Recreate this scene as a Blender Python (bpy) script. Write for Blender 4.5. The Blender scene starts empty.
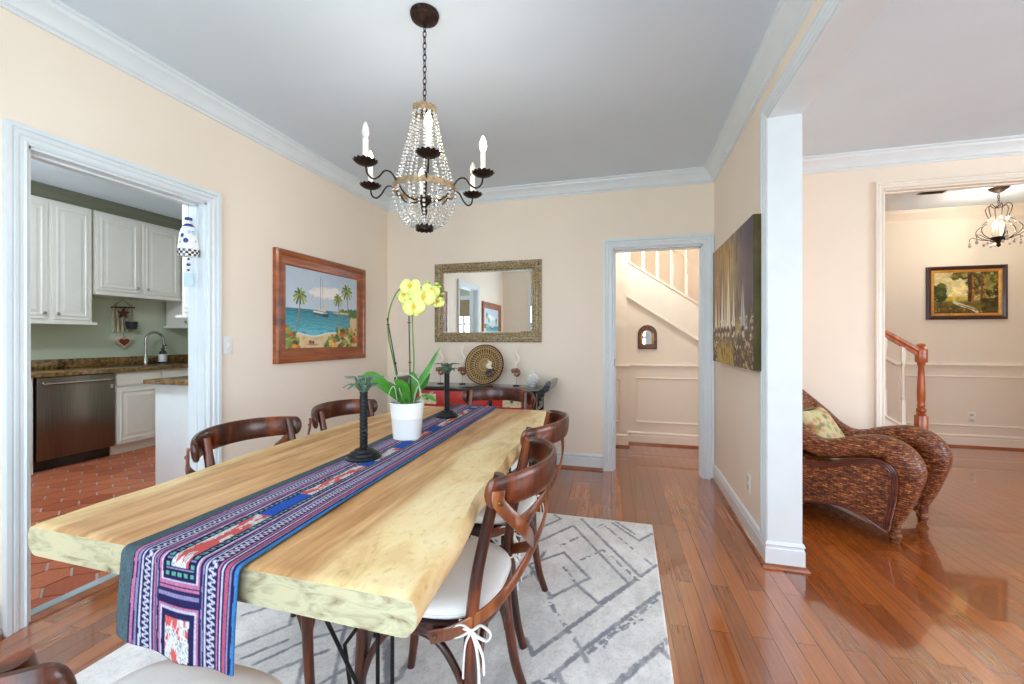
import bpy, bmesh, math, random
import numpy as np
from mathutils import Vector, Matrix
random.seed(7)
RNG = np.random.RandomState(5)
PI = math.pi
SC = bpy.context.scene
COL = SC.collection

# ------------------------------------------------------------------ camera, world, lights, exposure
YAW = math.atan(115.0/420.0)
cam_d = bpy.data.cameras.new('camera'); cam = bpy.data.objects.new('camera', cam_d); COL.objects.link(cam)
cam.location = (0, 0, 1.22); cam.rotation_euler = (PI/2, 0, YAW)
cam_d.sensor_width = 36; cam_d.lens = 36*420/1024; cam_d.shift_y = -3.5/1024; cam_d.clip_start = .02
SC.camera = cam
SC.view_settings.view_transform = 'Standard'; SC.view_settings.look = 'None'
SC.view_settings.gamma = 1; SC.view_settings.use_curve_mapping = False
SC.view_settings.exposure = 0.95
SC.cycles.max_bounces = 14; SC.cycles.diffuse_bounces = 8; SC.cycles.transparent_max_bounces = 16
SC.cycles.sample_clamp_indirect = 6; SC.cycles.caustics_reflective = False; SC.cycles.caustics_refractive = False; SC.cycles.use_denoising = True

W = bpy.data.worlds.new('sky'); SC.world = W; W.use_nodes = True
bg = W.node_tree.nodes['Background']; bg.inputs[0].default_value = (.72, .85, 1, 1); bg.inputs[1].default_value = 1.6

def area(name, loc, rot, sx, sy, power, col):
    l = bpy.data.lights.new(name, 'AREA'); l.shape = 'RECTANGLE'; l.size = sx; l.size_y = sy
    l.energy = power; l.color = col
    o = bpy.data.objects.new(name, l); COL.objects.link(o); o.location = loc; o.rotation_euler = rot
    return o
def point(name, loc, power, col, r=.02):
    l = bpy.data.lights.new(name, 'POINT'); l.energy = power; l.color = col; l.shadow_soft_size = r
    o = bpy.data.objects.new(name, l); COL.objects.link(o); o.location = loc
    return o
COOL = (.70, .86, 1); NEUT = (.90, .94, 1); WARM = (1, .78, .55)
area('daylight_dining_window', (-.70, -.56, 1.25), (PI/2, 0, 0), 2.3, 1.9, 36, COOL)
area('daylight_living_window', (2.9, -.56, 1.35), (PI/2, 0, 0), 2.5, 1.6, 21, NEUT)
area('daylight_side_window', (5.18, 1.6, 1.35), (PI/2, 0, PI/2), 2.4, 1.6, 52, NEUT)
area('daylight_kitchen_window', (-3.6, -1.16, 1.5), (PI/2, 0, 0), 1.3, 1.2, 32, COOL)
area('foyer_fill', (4.78, 5.0, 1.3), (PI/2, 0, PI/2), 1.1, 2.0, 225, (1, .98, .94))  # unseen fill added to brighten the foyer; no front door is modelled
area('stairwell_fill', (-.4, 5.5, 4.4), (0, 0, 0), 1.6, .7, 16, (1, .94, .86))  # unseen downward fill added high in the stairwell, no window there

# ------------------------------------------------------------------ colour helpers
def lin(c):
    c = np.asarray(c, float)
    if c.max() > 1.0: c = c/255.
    return np.where(c <= .04045, c/12.92, ((c+.055)/1.055)**2.4)
def L4(c): return tuple(lin(c)) + (1.,)

class NT:
    def __init__(s, name):
        s.m = bpy.data.materials.new(name); s.m.use_nodes = True
        s.t = s.m.node_tree; s.n = s.t.nodes; s.b = s.n['Principled BSDF']; s.out = s.n['Material Output']
    def new(s, typ, **kw):
        x = s.n.new(typ)
        for k, v in kw.items(): setattr(x, k, v)
        return x
    def l(s, a, b): s.t.links.new(a, b)
    def coord(s, scale=(1, 1, 1), rot=(0, 0, 0), world=False, loc=(0, 0, 0)):
        if world:
            g = s.new('ShaderNodeNewGeometry'); src = g.outputs['Position']
        else:
            g = s.new('ShaderNodeTexCoord'); src = g.outputs['Object']
        mp = s.new('ShaderNodeMapping'); mp.inputs['Scale'].default_value = scale
        mp.inputs['Rotation'].default_value = rot; mp.inputs['Location'].default_value = loc
        s.l(src, mp.inputs[0]); return mp.outputs[0]
    def noise(s, vec, scale, detail=3, rough=.5, dist=0):
        x = s.new('ShaderNodeTexNoise'); x.inputs['Scale'].default_value = scale
        x.inputs['Detail'].default_value = detail; x.inputs['Roughness'].default_value = rough
        x.inputs['Distortion'].default_value = dist
        if vec is not None: s.l(vec, x.inputs['Vector'])
        return x.outputs['Fac']
    def ramp(s, fac, stops, interp='LINEAR'):
        x = s.new('ShaderNodeValToRGB'); e = x.color_ramp.elements; x.color_ramp.interpolation = interp
        while len(e) < len(stops): e.new(.5)
        for i, (p, c) in enumerate(stops): e[i].position = p; e[i].color = L4(c) if len(c) == 3 else c
        s.l(fac, x.inputs[0]); return x.outputs[0]
    def mix(s, fac, a, b, mode='MIX'):
        x = s.new('ShaderNodeMix', data_type='RGBA', blend_type=mode)
        if isinstance(fac, float): x.inputs[0].default_value = fac
        else: s.l(fac, x.inputs[0])
        for v, i in ((a, 6), (b, 7)):
            if isinstance(v, (tuple, list)): x.inputs[i].default_value = L4(v)
            else: s.l(v, x.inputs[i])
        return x.outputs[2]
    def bump(s, fac, strength=.2, dist=.01):
        x = s.new('ShaderNodeBump'); x.inputs['Strength'].default_value = strength; x.inputs['Distance'].default_value = dist
        s.l(fac, x.inputs['Height']); s.l(x.outputs[0], s.b.inputs['Normal']); return x
    def base(s, c):
        if isinstance(c, (tuple, list)): s.b.inputs['Base Color'].default_value = L4(c)
        else: s.l(c, s.b.inputs['Base Color'])
    def set(s, **kw):
        for k, v in kw.items(): s.b.inputs[k.replace('_', ' ')].default_value = v

def plain(name, col, rough=.5, metal=0., var=.06, scale=8., bump=.0, bscale=80, coat=0., spec=.5):
    t = NT(name)
    c = np.clip(np.array(col, float), 0, 255)
    v = t.coord()
    t.base(t.ramp(t.noise(v, scale, 3), [(.3, tuple(c*(1-var))), (.7, tuple(np.clip(c*(1+var), 0, 255)))]))
    t.set(Roughness=rough, Metallic=metal, Coat_Weight=coat)
    t.b.inputs['Specular IOR Level'].default_value = spec
    if bump: t.bump(t.noise(v, bscale, 2), bump, .004)
    return t.m

def wood(name, dark, mid, light, axis='Y', scale=1., rough=.3, coat=.3, stretch=14):
    t = NT(name); sc = {'X': (1, stretch, stretch), 'Y': (stretch, 1, stretch), 'Z': (stretch, stretch, 1)}[axis]
    v = t.coord(tuple(a*scale for a in sc))
    f = t.noise(v, 2.2, 6, .6, .6)
    c = t.ramp(f, [(.28, dark), (.5, mid), (.75, light)])
    t.base(c); t.set(Roughness=rough, Coat_Weight=coat, Coat_Roughness=.12)
    t.bump(f, .08, .003)
    return t.m

def attr_mat(name, rough=.6, bump=.1, bscale=300, coat=0, spec=.3, grain=0.):
    t = NT(name); a = t.new('ShaderNodeAttribute'); a.attribute_name = 'Col'
    v = t.coord(); c = a.outputs['Color']
    n = t.noise(v, bscale, 2)
    if grain:
        c = t.mix(grain, c, t.ramp(n, [(.3, (120, 120, 120)), (.7, (255, 255, 255))]), 'MULTIPLY')
    t.base(c); t.set(Roughness=rough, Coat_Weight=coat); t.b.inputs['Specular IOR Level'].default_value = spec
    if bump: t.bump(n, bump, .003)
    return t.m

M = {}
def wallpaint(name, col, bump=.02):
    t = NT(name); v = t.coord((1, 1, 1), world=True)
    c = np.array(col, float)
    t.base(t.ramp(t.noise(v, 1.3, 2), [(.3, tuple(c*.985)), (.7, tuple(np.clip(c*1.01, 0, 255)))]))
    t.set(Roughness=.6); t.b.inputs['Specular IOR Level'].default_value = .25
    t.bump(t.noise(v, 120, 2), bump, .002)
    return t.m
M['peach'] = wallpaint('peach wall paint', (246, 232, 214))
M['ceil'] = wallpaint('ceiling paint', (216, 229, 240))
M['trim'] = plain('white trim paint', (226, 233, 236), .32, var=.01)
M['cream'] = plain('cream trim paint', (240, 232, 218), .35, var=.01)
M['foyer'] = wallpaint('foyer wall paint', (238, 230, 214))
M['kwall'] = wallpaint('sage kitchen wall paint', (190, 198, 176))
M['cab'] = plain('cabinet paint', (226, 224, 216), .35, var=.01)
M['kcrown'] = plain('dark olive crown', (104, 108, 92), .5, var=.02)  # kitchen crown in an even olive, darker than the cabinets
M['black'] = plain('black lacquer', (18, 16, 15), .22, var=.2, coat=.5)
M['blkmetal'] = plain('black metal', (22, 22, 24), .4, .6, var=.1)
M['red'] = plain('red lacquer', (176, 26, 16), .3, var=.06, coat=.4)
M['chrome'] = plain('brushed nickel', (180, 176, 168), .25, 1., var=.03)
M['brass'] = plain('antique brass', (120, 100, 66), .35, 1., var=.1)
M['white'] = plain('white ceramic', (240, 240, 236), .25, var=.01, coat=.3)
M['plate'] = plain('white plastic', (238, 238, 234), .4, var=.01)
M['cloth'] = plain('cushion cotton', (238, 238, 236), .85, var=.03, scale=5, bump=.12, bscale=220, spec=.2)
M['chairwood'] = wood('dark stained chair wood', (24, 8, 3), (66, 24, 8), (134, 62, 22), 'Z', 1.2, .30, .2, 7)
M['straplight'] = wood('worn strap wood', (66, 28, 10), (116, 56, 22), (166, 98, 46), 'Z', 1.2, .3, .4, 7)
M['railwood'] = wood('red oak rail', (136, 58, 22), (182, 88, 38), (206, 120, 60), 'Z', 1.2, .3, .5, 8)
M['framewood'] = wood('mahogany frame', (96, 42, 16), (150, 76, 34), (184, 106, 56), 'X', 1., .35, .3, 8)
M['cane'] = plain('cane seat', (70, 44, 26), .6, var=.3, scale=120, bump=.4, bscale=200)
M['shoe'] = wood('shoe moulding wood', (110, 56, 28), (150, 84, 46), (170, 104, 62), 'X', 1., .3, .4, 6)
M['soil'] = plain('bark mix', (70, 50, 34), .9, var=.4, scale=60, bump=.6)
M['leaf'] = plain('orchid leaf', (64, 128, 40), .35, var=.18, scale=14, coat=.2)
M['stem'] = plain('orchid stem', (96, 130, 50), .5, var=.1)
M['stake'] = plain('dark stake', (40, 34, 34), .5, var=.1)
M['petal'] = plain('yellow green petal', (226, 230, 132), .5, var=.05, scale=30)
M['bud'] = plain('green bud', (160, 196, 70), .5, var=.08)
M['lip'] = plain('orchid lip', (222, 176, 40), .5, var=.1)
M['root'] = plain('aerial root', (170, 182, 160), .6, var=.08)
M['bronze'] = plain('green bronze trunk', (24, 28, 30), .45, .5, var=.35, scale=60, bump=.5, bscale=120)
M['bronzeleaf'] = plain('verdigris leaf', (92, 116, 98), .5, .35, var=.3, scale=60, bump=.3)
M['rust'] = plain('rusty chandelier metal', (46, 32, 24), .5, .7, var=.3, scale=60, bump=.2)
M['rustlight'] = plain('weathered chandelier band', (150, 128, 100), .5, .5, var=.2, scale=60, bump=.2)
M['candle'] = plain('candle sleeve', (238, 234, 222), .5, var=.01)

# floor boards
def boards():
    t = NT('oak floor boards')
    v = t.coord((1, 1, 1), (0, 0, PI/2 - math.radians(2.0)), world=True)
    br = t.new('ShaderNodeTexBrick'); br.inputs['Scale'].default_value = 1
    br.inputs['Brick Width'].default_value = .95; br.inputs['Row Height'].default_value = .08
    br.inputs['Mortar Size'].default_value = .0011; br.inputs['Mortar Smooth'].default_value = .3; br.offset = .37; br.offset_frequency = 2
    br.inputs['Bias'].default_value = 0
    br.inputs['Color1'].default_value = (0, 0, 0, 1); br.inputs['Color2'].default_value = (1, 1, 1, 1); br.inputs['Mortar'].default_value = (.5, .5, .5, 1)
    t.l(v, br.inputs['Vector'])
    tone = t.ramp(br.outputs['Color'], [(0, (138, 68, 22)), (.5, (162, 84, 30)), (1, (188, 104, 40))])
    # grain, offset per board
    ad = t.new('ShaderNodeVectorMath', operation='MULTIPLY_ADD'); ad.inputs[1].default_value = (7, 5, 0)
    t.l(br.outputs['Color'], ad.inputs[0]); t.l(v, ad.inputs[2])
    mp = t.new('ShaderNodeMapping'); mp.inputs['Scale'].default_value = (2.6, 24, 1); t.l(ad.outputs[0], mp.inputs[0])
    g = t.noise(mp.outputs[0], 1.6, 6, .62, 1.2)
    mp2 = t.new('ShaderNodeMapping'); mp2.inputs['Scale'].default_value = (1.1, 9, 1); t.l(ad.outputs[0], mp2.inputs[0])
    wv = t.new('ShaderNodeTexWave', wave_type='RINGS'); wv.inputs['Scale'].default_value = 1.6; wv.inputs['Distortion'].default_value = 5
    wv.inputs['Detail'].default_value = 2; t.l(mp2.outputs[0], wv.inputs['Vector'])
    c = t.mix(.36, tone, t.ramp(g, [(.3, (150, 120, 100)), (.65, (255, 255, 255))]), 'MULTIPLY')
    c = t.mix(.22, c, t.ramp(wv.outputs['Fac'], [(0, (170, 140, 120)), (.35, (255, 255, 255))]), 'MULTIPLY')
    c = t.mix(br.outputs['Fac'], c, (66, 34, 20))
    t.base(c); t.set(Roughness=.25, Coat_Roughness=.06)
    iv = t.new('ShaderNodeMath', operation='MULTIPLY_ADD'); iv.inputs[1].default_value = -.95; iv.inputs[2].default_value = .95
    t.l(br.outputs['Fac'], iv.inputs[0]); t.l(iv.outputs[0], t.b.inputs['Coat Weight'])
    t.b.inputs['Coat IOR'].default_value = 1.95
    wob = t.noise(v, 3.5, 1)
    b = t.bump(wob, .07, .0018); t.l(b.outputs[0], t.b.inputs['Coat Normal'])
    return t.m
M['boards'] = boards()

def granite():
    t = NT('brown granite'); v = t.coord()
    vo = t.new('ShaderNodeTexVoronoi'); vo.inputs['Scale'].default_value = 70; t.l(v, vo.inputs['Vector'])
    c1 = t.ramp(vo.outputs['Color'], [(.0, (30, 20, 14)), (.35, (92, 62, 34)), (.6, (150, 112, 62)), (.85, (52, 36, 24)), (1, (196, 168, 120))])
    c = t.mix(.5, c1, t.ramp(t.noise(v, 24, 4), [(.35, (40, 28, 18)), (.6, (170, 130, 76))]))
    t.base(c); t.set(Roughness=.15); return t.m
M['granite'] = granite()
def steel():
    t = NT('stainless steel'); v = t.coord((1, 60, 1))
    n = t.noise(v, 3, 3); t.base(t.ramp(n, [(.3, (120, 112, 106)), (.7, (140, 130, 122))]))
    t.set(Metallic=1., Roughness=.28); t.b.inputs['Anisotropic'].default_value = .4; return t.m
M['steel'] = steel()
def emit(name, col, s):
    t = NT(name); t.base((255, 240, 220)); t.b.inputs['Emission Color'].default_value = L4(col); t.b.inputs['Emission Strength'].default_value = s; return t.m
M['bulb'] = emit('lit bulb', (255, 224, 176), 14)
def glassy(name, tint=(255, 255, 255), tr=.85, rough=.02, fres=1.5):
    t = NT(name); tb = t.new('ShaderNodeBsdfTransparent'); tb.inputs[0].default_value = L4(tint)
    gl = t.new('ShaderNodeBsdfGlossy'); gl.inputs['Roughness'].default_value = rough
    fr = t.new('ShaderNodeFresnel'); fr.inputs[0].default_value = fres
    ge = t.new('ShaderNodeNewGeometry'); sb = t.new('ShaderNodeMath', operation='SUBTRACT'); sb.use_clamp = True; t.l(fr.outputs[0], sb.inputs[0]); t.l(ge.outputs['Backfacing'], sb.inputs[1])
    mx = t.new('ShaderNodeMixShader'); t.l(sb.outputs[0], mx.inputs[0]); t.l(tb.outputs[0], mx.inputs[1]); t.l(gl.outputs[0], mx.inputs[2])
    t.l(mx.outputs[0], t.out.inputs['Surface']); return t.m
M['pane'] = glassy('window glass')
def frosted():
    t = NT('unlit clear bulb'); t.base((250, 246, 238)); t.set(Roughness=.1, Transmission_Weight=.4, Coat_Weight=1.); return t.m
M['clearbulb'] = frosted()
def crystal():
    t = NT('crystal bead'); t.base((250, 246, 238)); t.set(Roughness=.06, Transmission_Weight=.6, IOR=1.5, Coat_Weight=.6); return t.m
M['crystal'] = crystal()
def mirror_m():
    t = NT('mirror glass'); t.base((236, 240, 240)); t.set(Metallic=1., Roughness=.0); return t.m
M['mirror'] = mirror_m()
def goldframe():
    t = NT('antique gold frame'); v = t.coord((1, 1, 1))
    n = t.noise(v, 70, 4, .7); t.base(t.ramp(n, [(.32, (70, 56, 38)), (.5, (158, 138, 102)), (.72, (216, 200, 164))]))
    t.set(Metallic=.35, Roughness=.4); t.bump(n, .5, .006); return t.m
M['goldframe'] = goldframe()
def wicker():
    t = NT('woven brown wicker'); g = t.new('ShaderNodeTexCoord')
    mp = t.new('ShaderNodeMapping'); mp.inputs['Scale'].default_value = (1, 1, 1); t.l(g.outputs['Object'], mp.inputs[0])
    v = mp.outputs[0]
    br = t.new('ShaderNodeTexBrick'); br.inputs['Scale'].default_value = 1; br.inputs['Brick Width'].default_value = .034; br.inputs['Row Height'].default_value = .0125
    br.inputs['Mortar Size'].default_value = .0028; br.inputs['Mortar Smooth'].default_value = .5
    br.inputs['Color1'].default_value = (.3, .3, .3, 1); br.inputs['Color2'].default_value = (1, 1, 1, 1); br.inputs['Mortar'].default_value = (.06, .03, .02, 1)
    cb = t.new('ShaderNodeSeparateXYZ'); t.l(v, cb.inputs[0])
    ad = t.new('ShaderNodeMath', operation='ADD'); t.l(cb.outputs[0], ad.inputs[0]); t.l(cb.outputs[1], ad.inputs[1])
    cc = t.new('ShaderNodeCombineXYZ'); t.l(ad.outputs[0], cc.inputs[0]); t.l(cb.outputs[2], cc.inputs[1]); t.l(cc.outputs[0], br.inputs['Vector'])
    n = t.noise(t.coord((1, 1, 2.6)), 34, 4, .7)
    c = t.ramp(n, [(.34, (56, 20, 10)), (.5, (150, 72, 32)), (.66, (232, 160, 92))])
    c = t.mix(.75, c, br.outputs['Color'], 'MULTIPLY')
    t.base(c); t.set(Roughness=.45, Coat_Weight=.08)
    t.bump(br.outputs['Color'], .8, .006); return t.m
M['wicker'] = wicker()
M['wickerdark'] = wood('wicker piping', (50, 16, 10), (92, 34, 20), (130, 60, 36), 'X', 1., .3, .5, 8)

# ------------------------------------------------------------------ mesh helpers
def obj(name, bm, mat, parent=None, smooth=True, angle=38):
    me = bpy.data.meshes.new(name)
    if isinstance(bm, bmesh.types.BMesh):
        bmesh.ops.recalc_face_normals(bm, faces=bm.faces[:]) if not getattr(bm, 'keep', False) else None
        bm.to_mesh(me); bm.free()
    else: me = bm
    for m in (mat if isinstance(mat, (list, tuple)) else [mat]): me.materials.append(m)
    if smooth:
        me.polygons.foreach_set('use_smooth', [True]*len(me.polygons))
        try: me.set_sharp_from_angle(angle=math.radians(angle))
        except Exception: pass
    o = bpy.data.objects.new(name, me); COL.objects.link(o)
    if parent: o.parent = parent
    return o
def tag(o, label=None, cat=None, group=None, kind=None):
    if label: o['label'] = label
    if cat: o['category'] = cat
    if group: o['group'] = group
    if kind: o['kind'] = kind
    return o
def thing(name, label, cat, loc=(0, 0, 0), rz=0., group=None):
    o = bpy.data.objects.new(name, None); COL.objects.link(o); o.empty_display_size = .1
    o.location = loc; o.rotation_euler = (0, 0, rz)
    return tag(o, label, cat, group)
def struct(name, bm, mat, label=None, **k):
    o = obj(name, bm, mat, **k); o['kind'] = 'structure'
    if label: o['label'] = label
    return o
def root_struct(name):
    o = bpy.data.objects.new(name, None); COL.objects.link(o); o['kind'] = 'structure'; return o
def dup(root, loc, rz, label=None, group=None):
    r = root.copy(); COL.objects.link(r); r.location = loc; r.rotation_euler = (0, 0, rz)
    if label: r['label'] = label
    if group: r['group'] = group
    for ch in list(root.children):
        c = ch.copy(); COL.objects.link(c); c.parent = r
        for g in list(ch.children):
            d = g.copy(); COL.objects.link(d); d.parent = c
    return r
def B(): return bmesh.new()
def box(bm, x0, x1, y0, y1, z0, z1, bev=0., seg=2):
    vs = [bm.verts.new((x, y, z)) for x in (x0, x1) for y in (y0, y1) for z in (z0, z1)]
    F = [(0, 1, 3, 2), (4, 6, 7, 5), (0, 4, 5, 1), (2, 3, 7, 6), (0, 2, 6, 4), (1, 5, 7, 3)]
    fs = [bm.faces.new([vs[i] for i in f]) for f in F]
    if bev:
        es = list({e for f in fs for e in f.edges})
        bmesh.ops.bevel(bm, geom=es, offset=bev, segments=seg, affect='EDGES', profile=.5)
    return bm
def loft(bm, rings, close=True, cap=True):
    """rings: list of lists of points (equal length)"""
    R = [[bm.verts.new(p) for p in r] for r in rings]
    n = len(R[0])
    for a, b in zip(R[:-1], R[1:]):
        for i in range(n if close else n-1):
            j = (i+1) % n
            try: bm.faces.new((a[i], a[j], b[j], b[i]))
            except ValueError: pass
    if cap and close:
        for r in (R[0], R[-1]):
            try: bm.faces.new(r)
            except ValueError: pass
    return bm
def lathe(bm, prof, seg=24, c=(0, 0, 0), axis='Z', cap=True):
    rings = []
    for r, z in prof:
        ring = []
        for i in range(seg):
            a = 2*PI*i/seg; x, y = max(r, 1e-5)*math.cos(a), max(r, 1e-5)*math.sin(a)
            p = {'Z': (x, y, z), 'Y': (x, z, y), 'X': (z, x, y)}[axis]
            ring.append((p[0]+c[0], p[1]+c[1], p[2]+c[2]))
        rings.append(ring)
    return loft(bm, rings, True, cap)
def spline(P, n=8):
    P = [Vector(p) for p in P]
    if len(P) < 3: return P
    Q = [P[0]*2-P[1]] + P + [P[-1]*2-P[-2]]
    out = []
    for i in range(1, len(Q)-2):
        for k in range(n):
            t = k/n
            out.append(.5*((2*Q[i]) + (-Q[i-1]+Q[i+1])*t + (2*Q[i-1]-5*Q[i]+4*Q[i+1]-Q[i+2])*t*t + (-Q[i-1]+3*Q[i]-3*Q[i+1]+Q[i+2])*t**3))
    out.append(P[-1]); return out
def tube(bm, P, r=.01, seg=10, closed=False, flat=1., up=None, square=False):
    """sweep a round (or flattened / rectangular) section; flat = width across 'up' relative to r"""
    P = [Vector(p) for p in P]; n = len(P)
    rr = r if isinstance(r, (list, tuple)) else [r]*n
    if len(rr) != n: rr = [rr[0] + (rr[-1]-rr[0])*i/(n-1) for i in range(n)] if len(rr) == 2 else list(np.interp(np.linspace(0, 1, n), np.linspace(0, 1, len(rr)), rr))
    rings = []; prev = None
    for i in range(n):
        a = P[(i-1) % n] if (closed or i) else P[0]; b = P[(i+1) % n] if (closed or i < n-1) else P[-1]
        T = (b-a).normalized()
        if up is not None: N = Vector(up)
        elif prev is None: N = Vector((0, 0, 1)) if abs(T.z) < .9 else Vector((1, 0, 0))
        else: N = prev
        N = (N - T*N.dot(T))
        if N.length < 1e-6: N = T.orthogonal()
        N.normalize(); prev = N; S = T.cross(N)
        if square:
            w, h = rr[i]*flat, rr[i]
            offs = [(-w, -h), (w, -h), (w, h), (-w, h)]; ring = [tuple(P[i]+S*x+N*y) for x, y in offs]
        else:
            ring = [tuple(P[i]+S*(math.cos(2*PI*k/seg)*rr[i]*flat)+N*(math.sin(2*PI*k/seg)*rr[i])) for k in range(seg)]
        rings.append(ring)
    if closed: rings.append(rings[0])
    loft(bm, rings, True, not closed)
    if closed: bmesh.ops.remove_doubles(bm, verts=bm.verts[:], dist=1e-6)
    return bm
def ball(bm, c, r, sub=2, s=(1, 1, 1)):
    bmesh.ops.create_icosphere(bm, subdivisions=sub, radius=r, matrix=Matrix.Translation(c) @ Matrix.Diagonal((*s, 1)))
    return bm
def mould(bm, path, n, prof, closed=False, flip=1):
    """sweep profile [(a across, b along n)] along a planar path with mitres; a goes to the left of the path (times flip)"""
    P = [Vector(p) for p in path]; n = Vector(n); k = len(P); rings = []
    for i in range(k):
        d0 = (P[i]-P[i-1]).normalized() if (i or closed) else None
        d1 = (P[(i+1) % k]-P[i]).normalized() if (i < k-1 or closed) else None
        if d0 is None: d0 = d1
        if d1 is None: d1 = d0
        s0 = n.cross(d0)*flip; s1 = n.cross(d1)*flip
        m = (s0+s1); m = m/ (m.length_squared/2) if m.length > 1e-6 else s0
        rings.append([tuple(P[i]+m*a+n*b) for a, b in prof])
    if closed: rings.append(rings[0])
    loft(bm, rings, True, not closed)
    if closed: bmesh.ops.remove_doubles(bm, verts=bm.verts[:], dist=1e-6)
    return bm
CROWN = [(0, -.115), (.012, -.115), (.014, -.103), (.026, -.095), (.034, -.075), (.052, -.048), (.07, -.034), (.076, -.018), (.088, -.014), (.088, 0), (0, 0)]
BASE = [(0, 0), (.016, 0), (.016, .10), (.012, .105), (.012, .115), (.017, .122), (.012, .135), (.004, .142), (0, .142)]
SHOE = [(0, 0), (.034, 0), (.031, .010), (.022, .019), (.008, .024), (0, .024)]
CASE = [(0, 0), (0, .012), (.010, .018), (.016, .013), (.034, .014), (.040, .021), (.054, .024), (.060, .019), (.066, .028), (.086, .030), (.088, 0)]

def grid_mesh(name, pts, nx, ny, cols=None, flip=False):
    """pts (ny,nx,3) -> mesh with point colours"""
    me = bpy.data.meshes.new(name)
    v = np.asarray(pts, np.float32).reshape(-1, 3)
    idx = np.arange(nx*ny).reshape(ny, nx)
    f = np.stack([idx[:-1, :-1], idx[:-1, 1:], idx[1:, 1:], idx[1:, :-1]], -1).reshape(-1, 4)
    if flip: f = f[:, ::-1]
    me.vertices.add(len(v)); me.vertices.foreach_set('co', v.ravel())
    me.loops.add(f.size); me.loops.foreach_set('vertex_index', f.ravel().astype(np.int32))
    me.polygons.add(len(f)); me.polygons.foreach_set('loop_start', np.arange(0, f.size, 4, dtype=np.int32))
    me.update(calc_edges=True)
    if cols is not None:
        a = me.color_attributes.new('Col', 'FLOAT_COLOR', 'POINT')
        c = np.ones((len(v), 4), np.float32); c[:, :3] = lin(np.clip(np.asarray(cols).reshape(-1, 3), 0, 254.5)/255.)
        a.data.foreach_set('color', c.ravel())
    return me

# ------------------------------------------------------------------ painter (numpy)
def vnoise(U, V, s, seed=0):
    r = np.random.RandomState(seed); T = r.rand(64, 64)
    x = U*s; y = V*s; xi = np.floor(x).astype(int); yi = np.floor(y).astype(int); fx = x-xi; fy = y-yi
    fx = fx*fx*(3-2*fx); fy = fy*fy*(3-2*fy)
    g = lambda a, b: T[a % 64, b % 64]
    return (g(xi, yi)*(1-fx)+g(xi+1, yi)*fx)*(1-fy)+(g(xi, yi+1)*(1-fx)+g(xi+1, yi+1)*fx)*fy
def fbm(U, V, s, seed=0):
    return .5*vnoise(U, V, s, seed)+.3*vnoise(U, V, s*2.1, seed+1)+.2*vnoise(U, V, s*4.3, seed+2)
class Paint:
    def __init__(s, nx, ny, aspect=1.):
        u = np.linspace(0, 1, nx); v = np.linspace(0, 1, ny); s.U, s.V = np.meshgrid(u, v); s.as_ = aspect
        s.C = np.zeros((ny, nx, 3)); s.r = np.random.RandomState(3)
    def fill(s, m, c):
        m = np.clip(m, 0, 1)[..., None]; s.C = s.C*(1-m)+np.array(c, float)*m
    def blob(s, x, y, rx, ry, c, soft=.3, rag=0., seed=1):
        d = np.sqrt(((s.U-x)/rx)**2+((s.V-y)/ry)**2)
        if rag: d = d+rag*(fbm(s.U, s.V, 30, seed)-.5)*2
        s.fill((1-d)/soft+.5, c)
    def line(s, P, w, c, soft=.3):
        for (x0, y0), (x1, y1) in zip(P[:-1], P[1:]):
            dx, dy = (x1-x0)*s.as_, y1-y0; L = dx*dx+dy*dy+1e-12
            t = np.clip(((s.U-x0)*s.as_*dx+(s.V-y0)*dy)/L, 0, 1)
            d = np.sqrt(((s.U-x0)*s.as_-dx*t)**2+(s.V-y0-dy*t)**2)
            s.fill((1-d/w)/soft+.5, c)
    def grad(s, f, c0, c1, m=None):
        f = np.clip(f, 0, 1)[..., None]; col = np.array(c0, float)*(1-f)+np.array(c1, float)*f
        m = np.ones_like(s.U) if m is None else np.clip(m, 0, 1); s.C = s.C*(1-m[..., None])+col*m[..., None]

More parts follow.
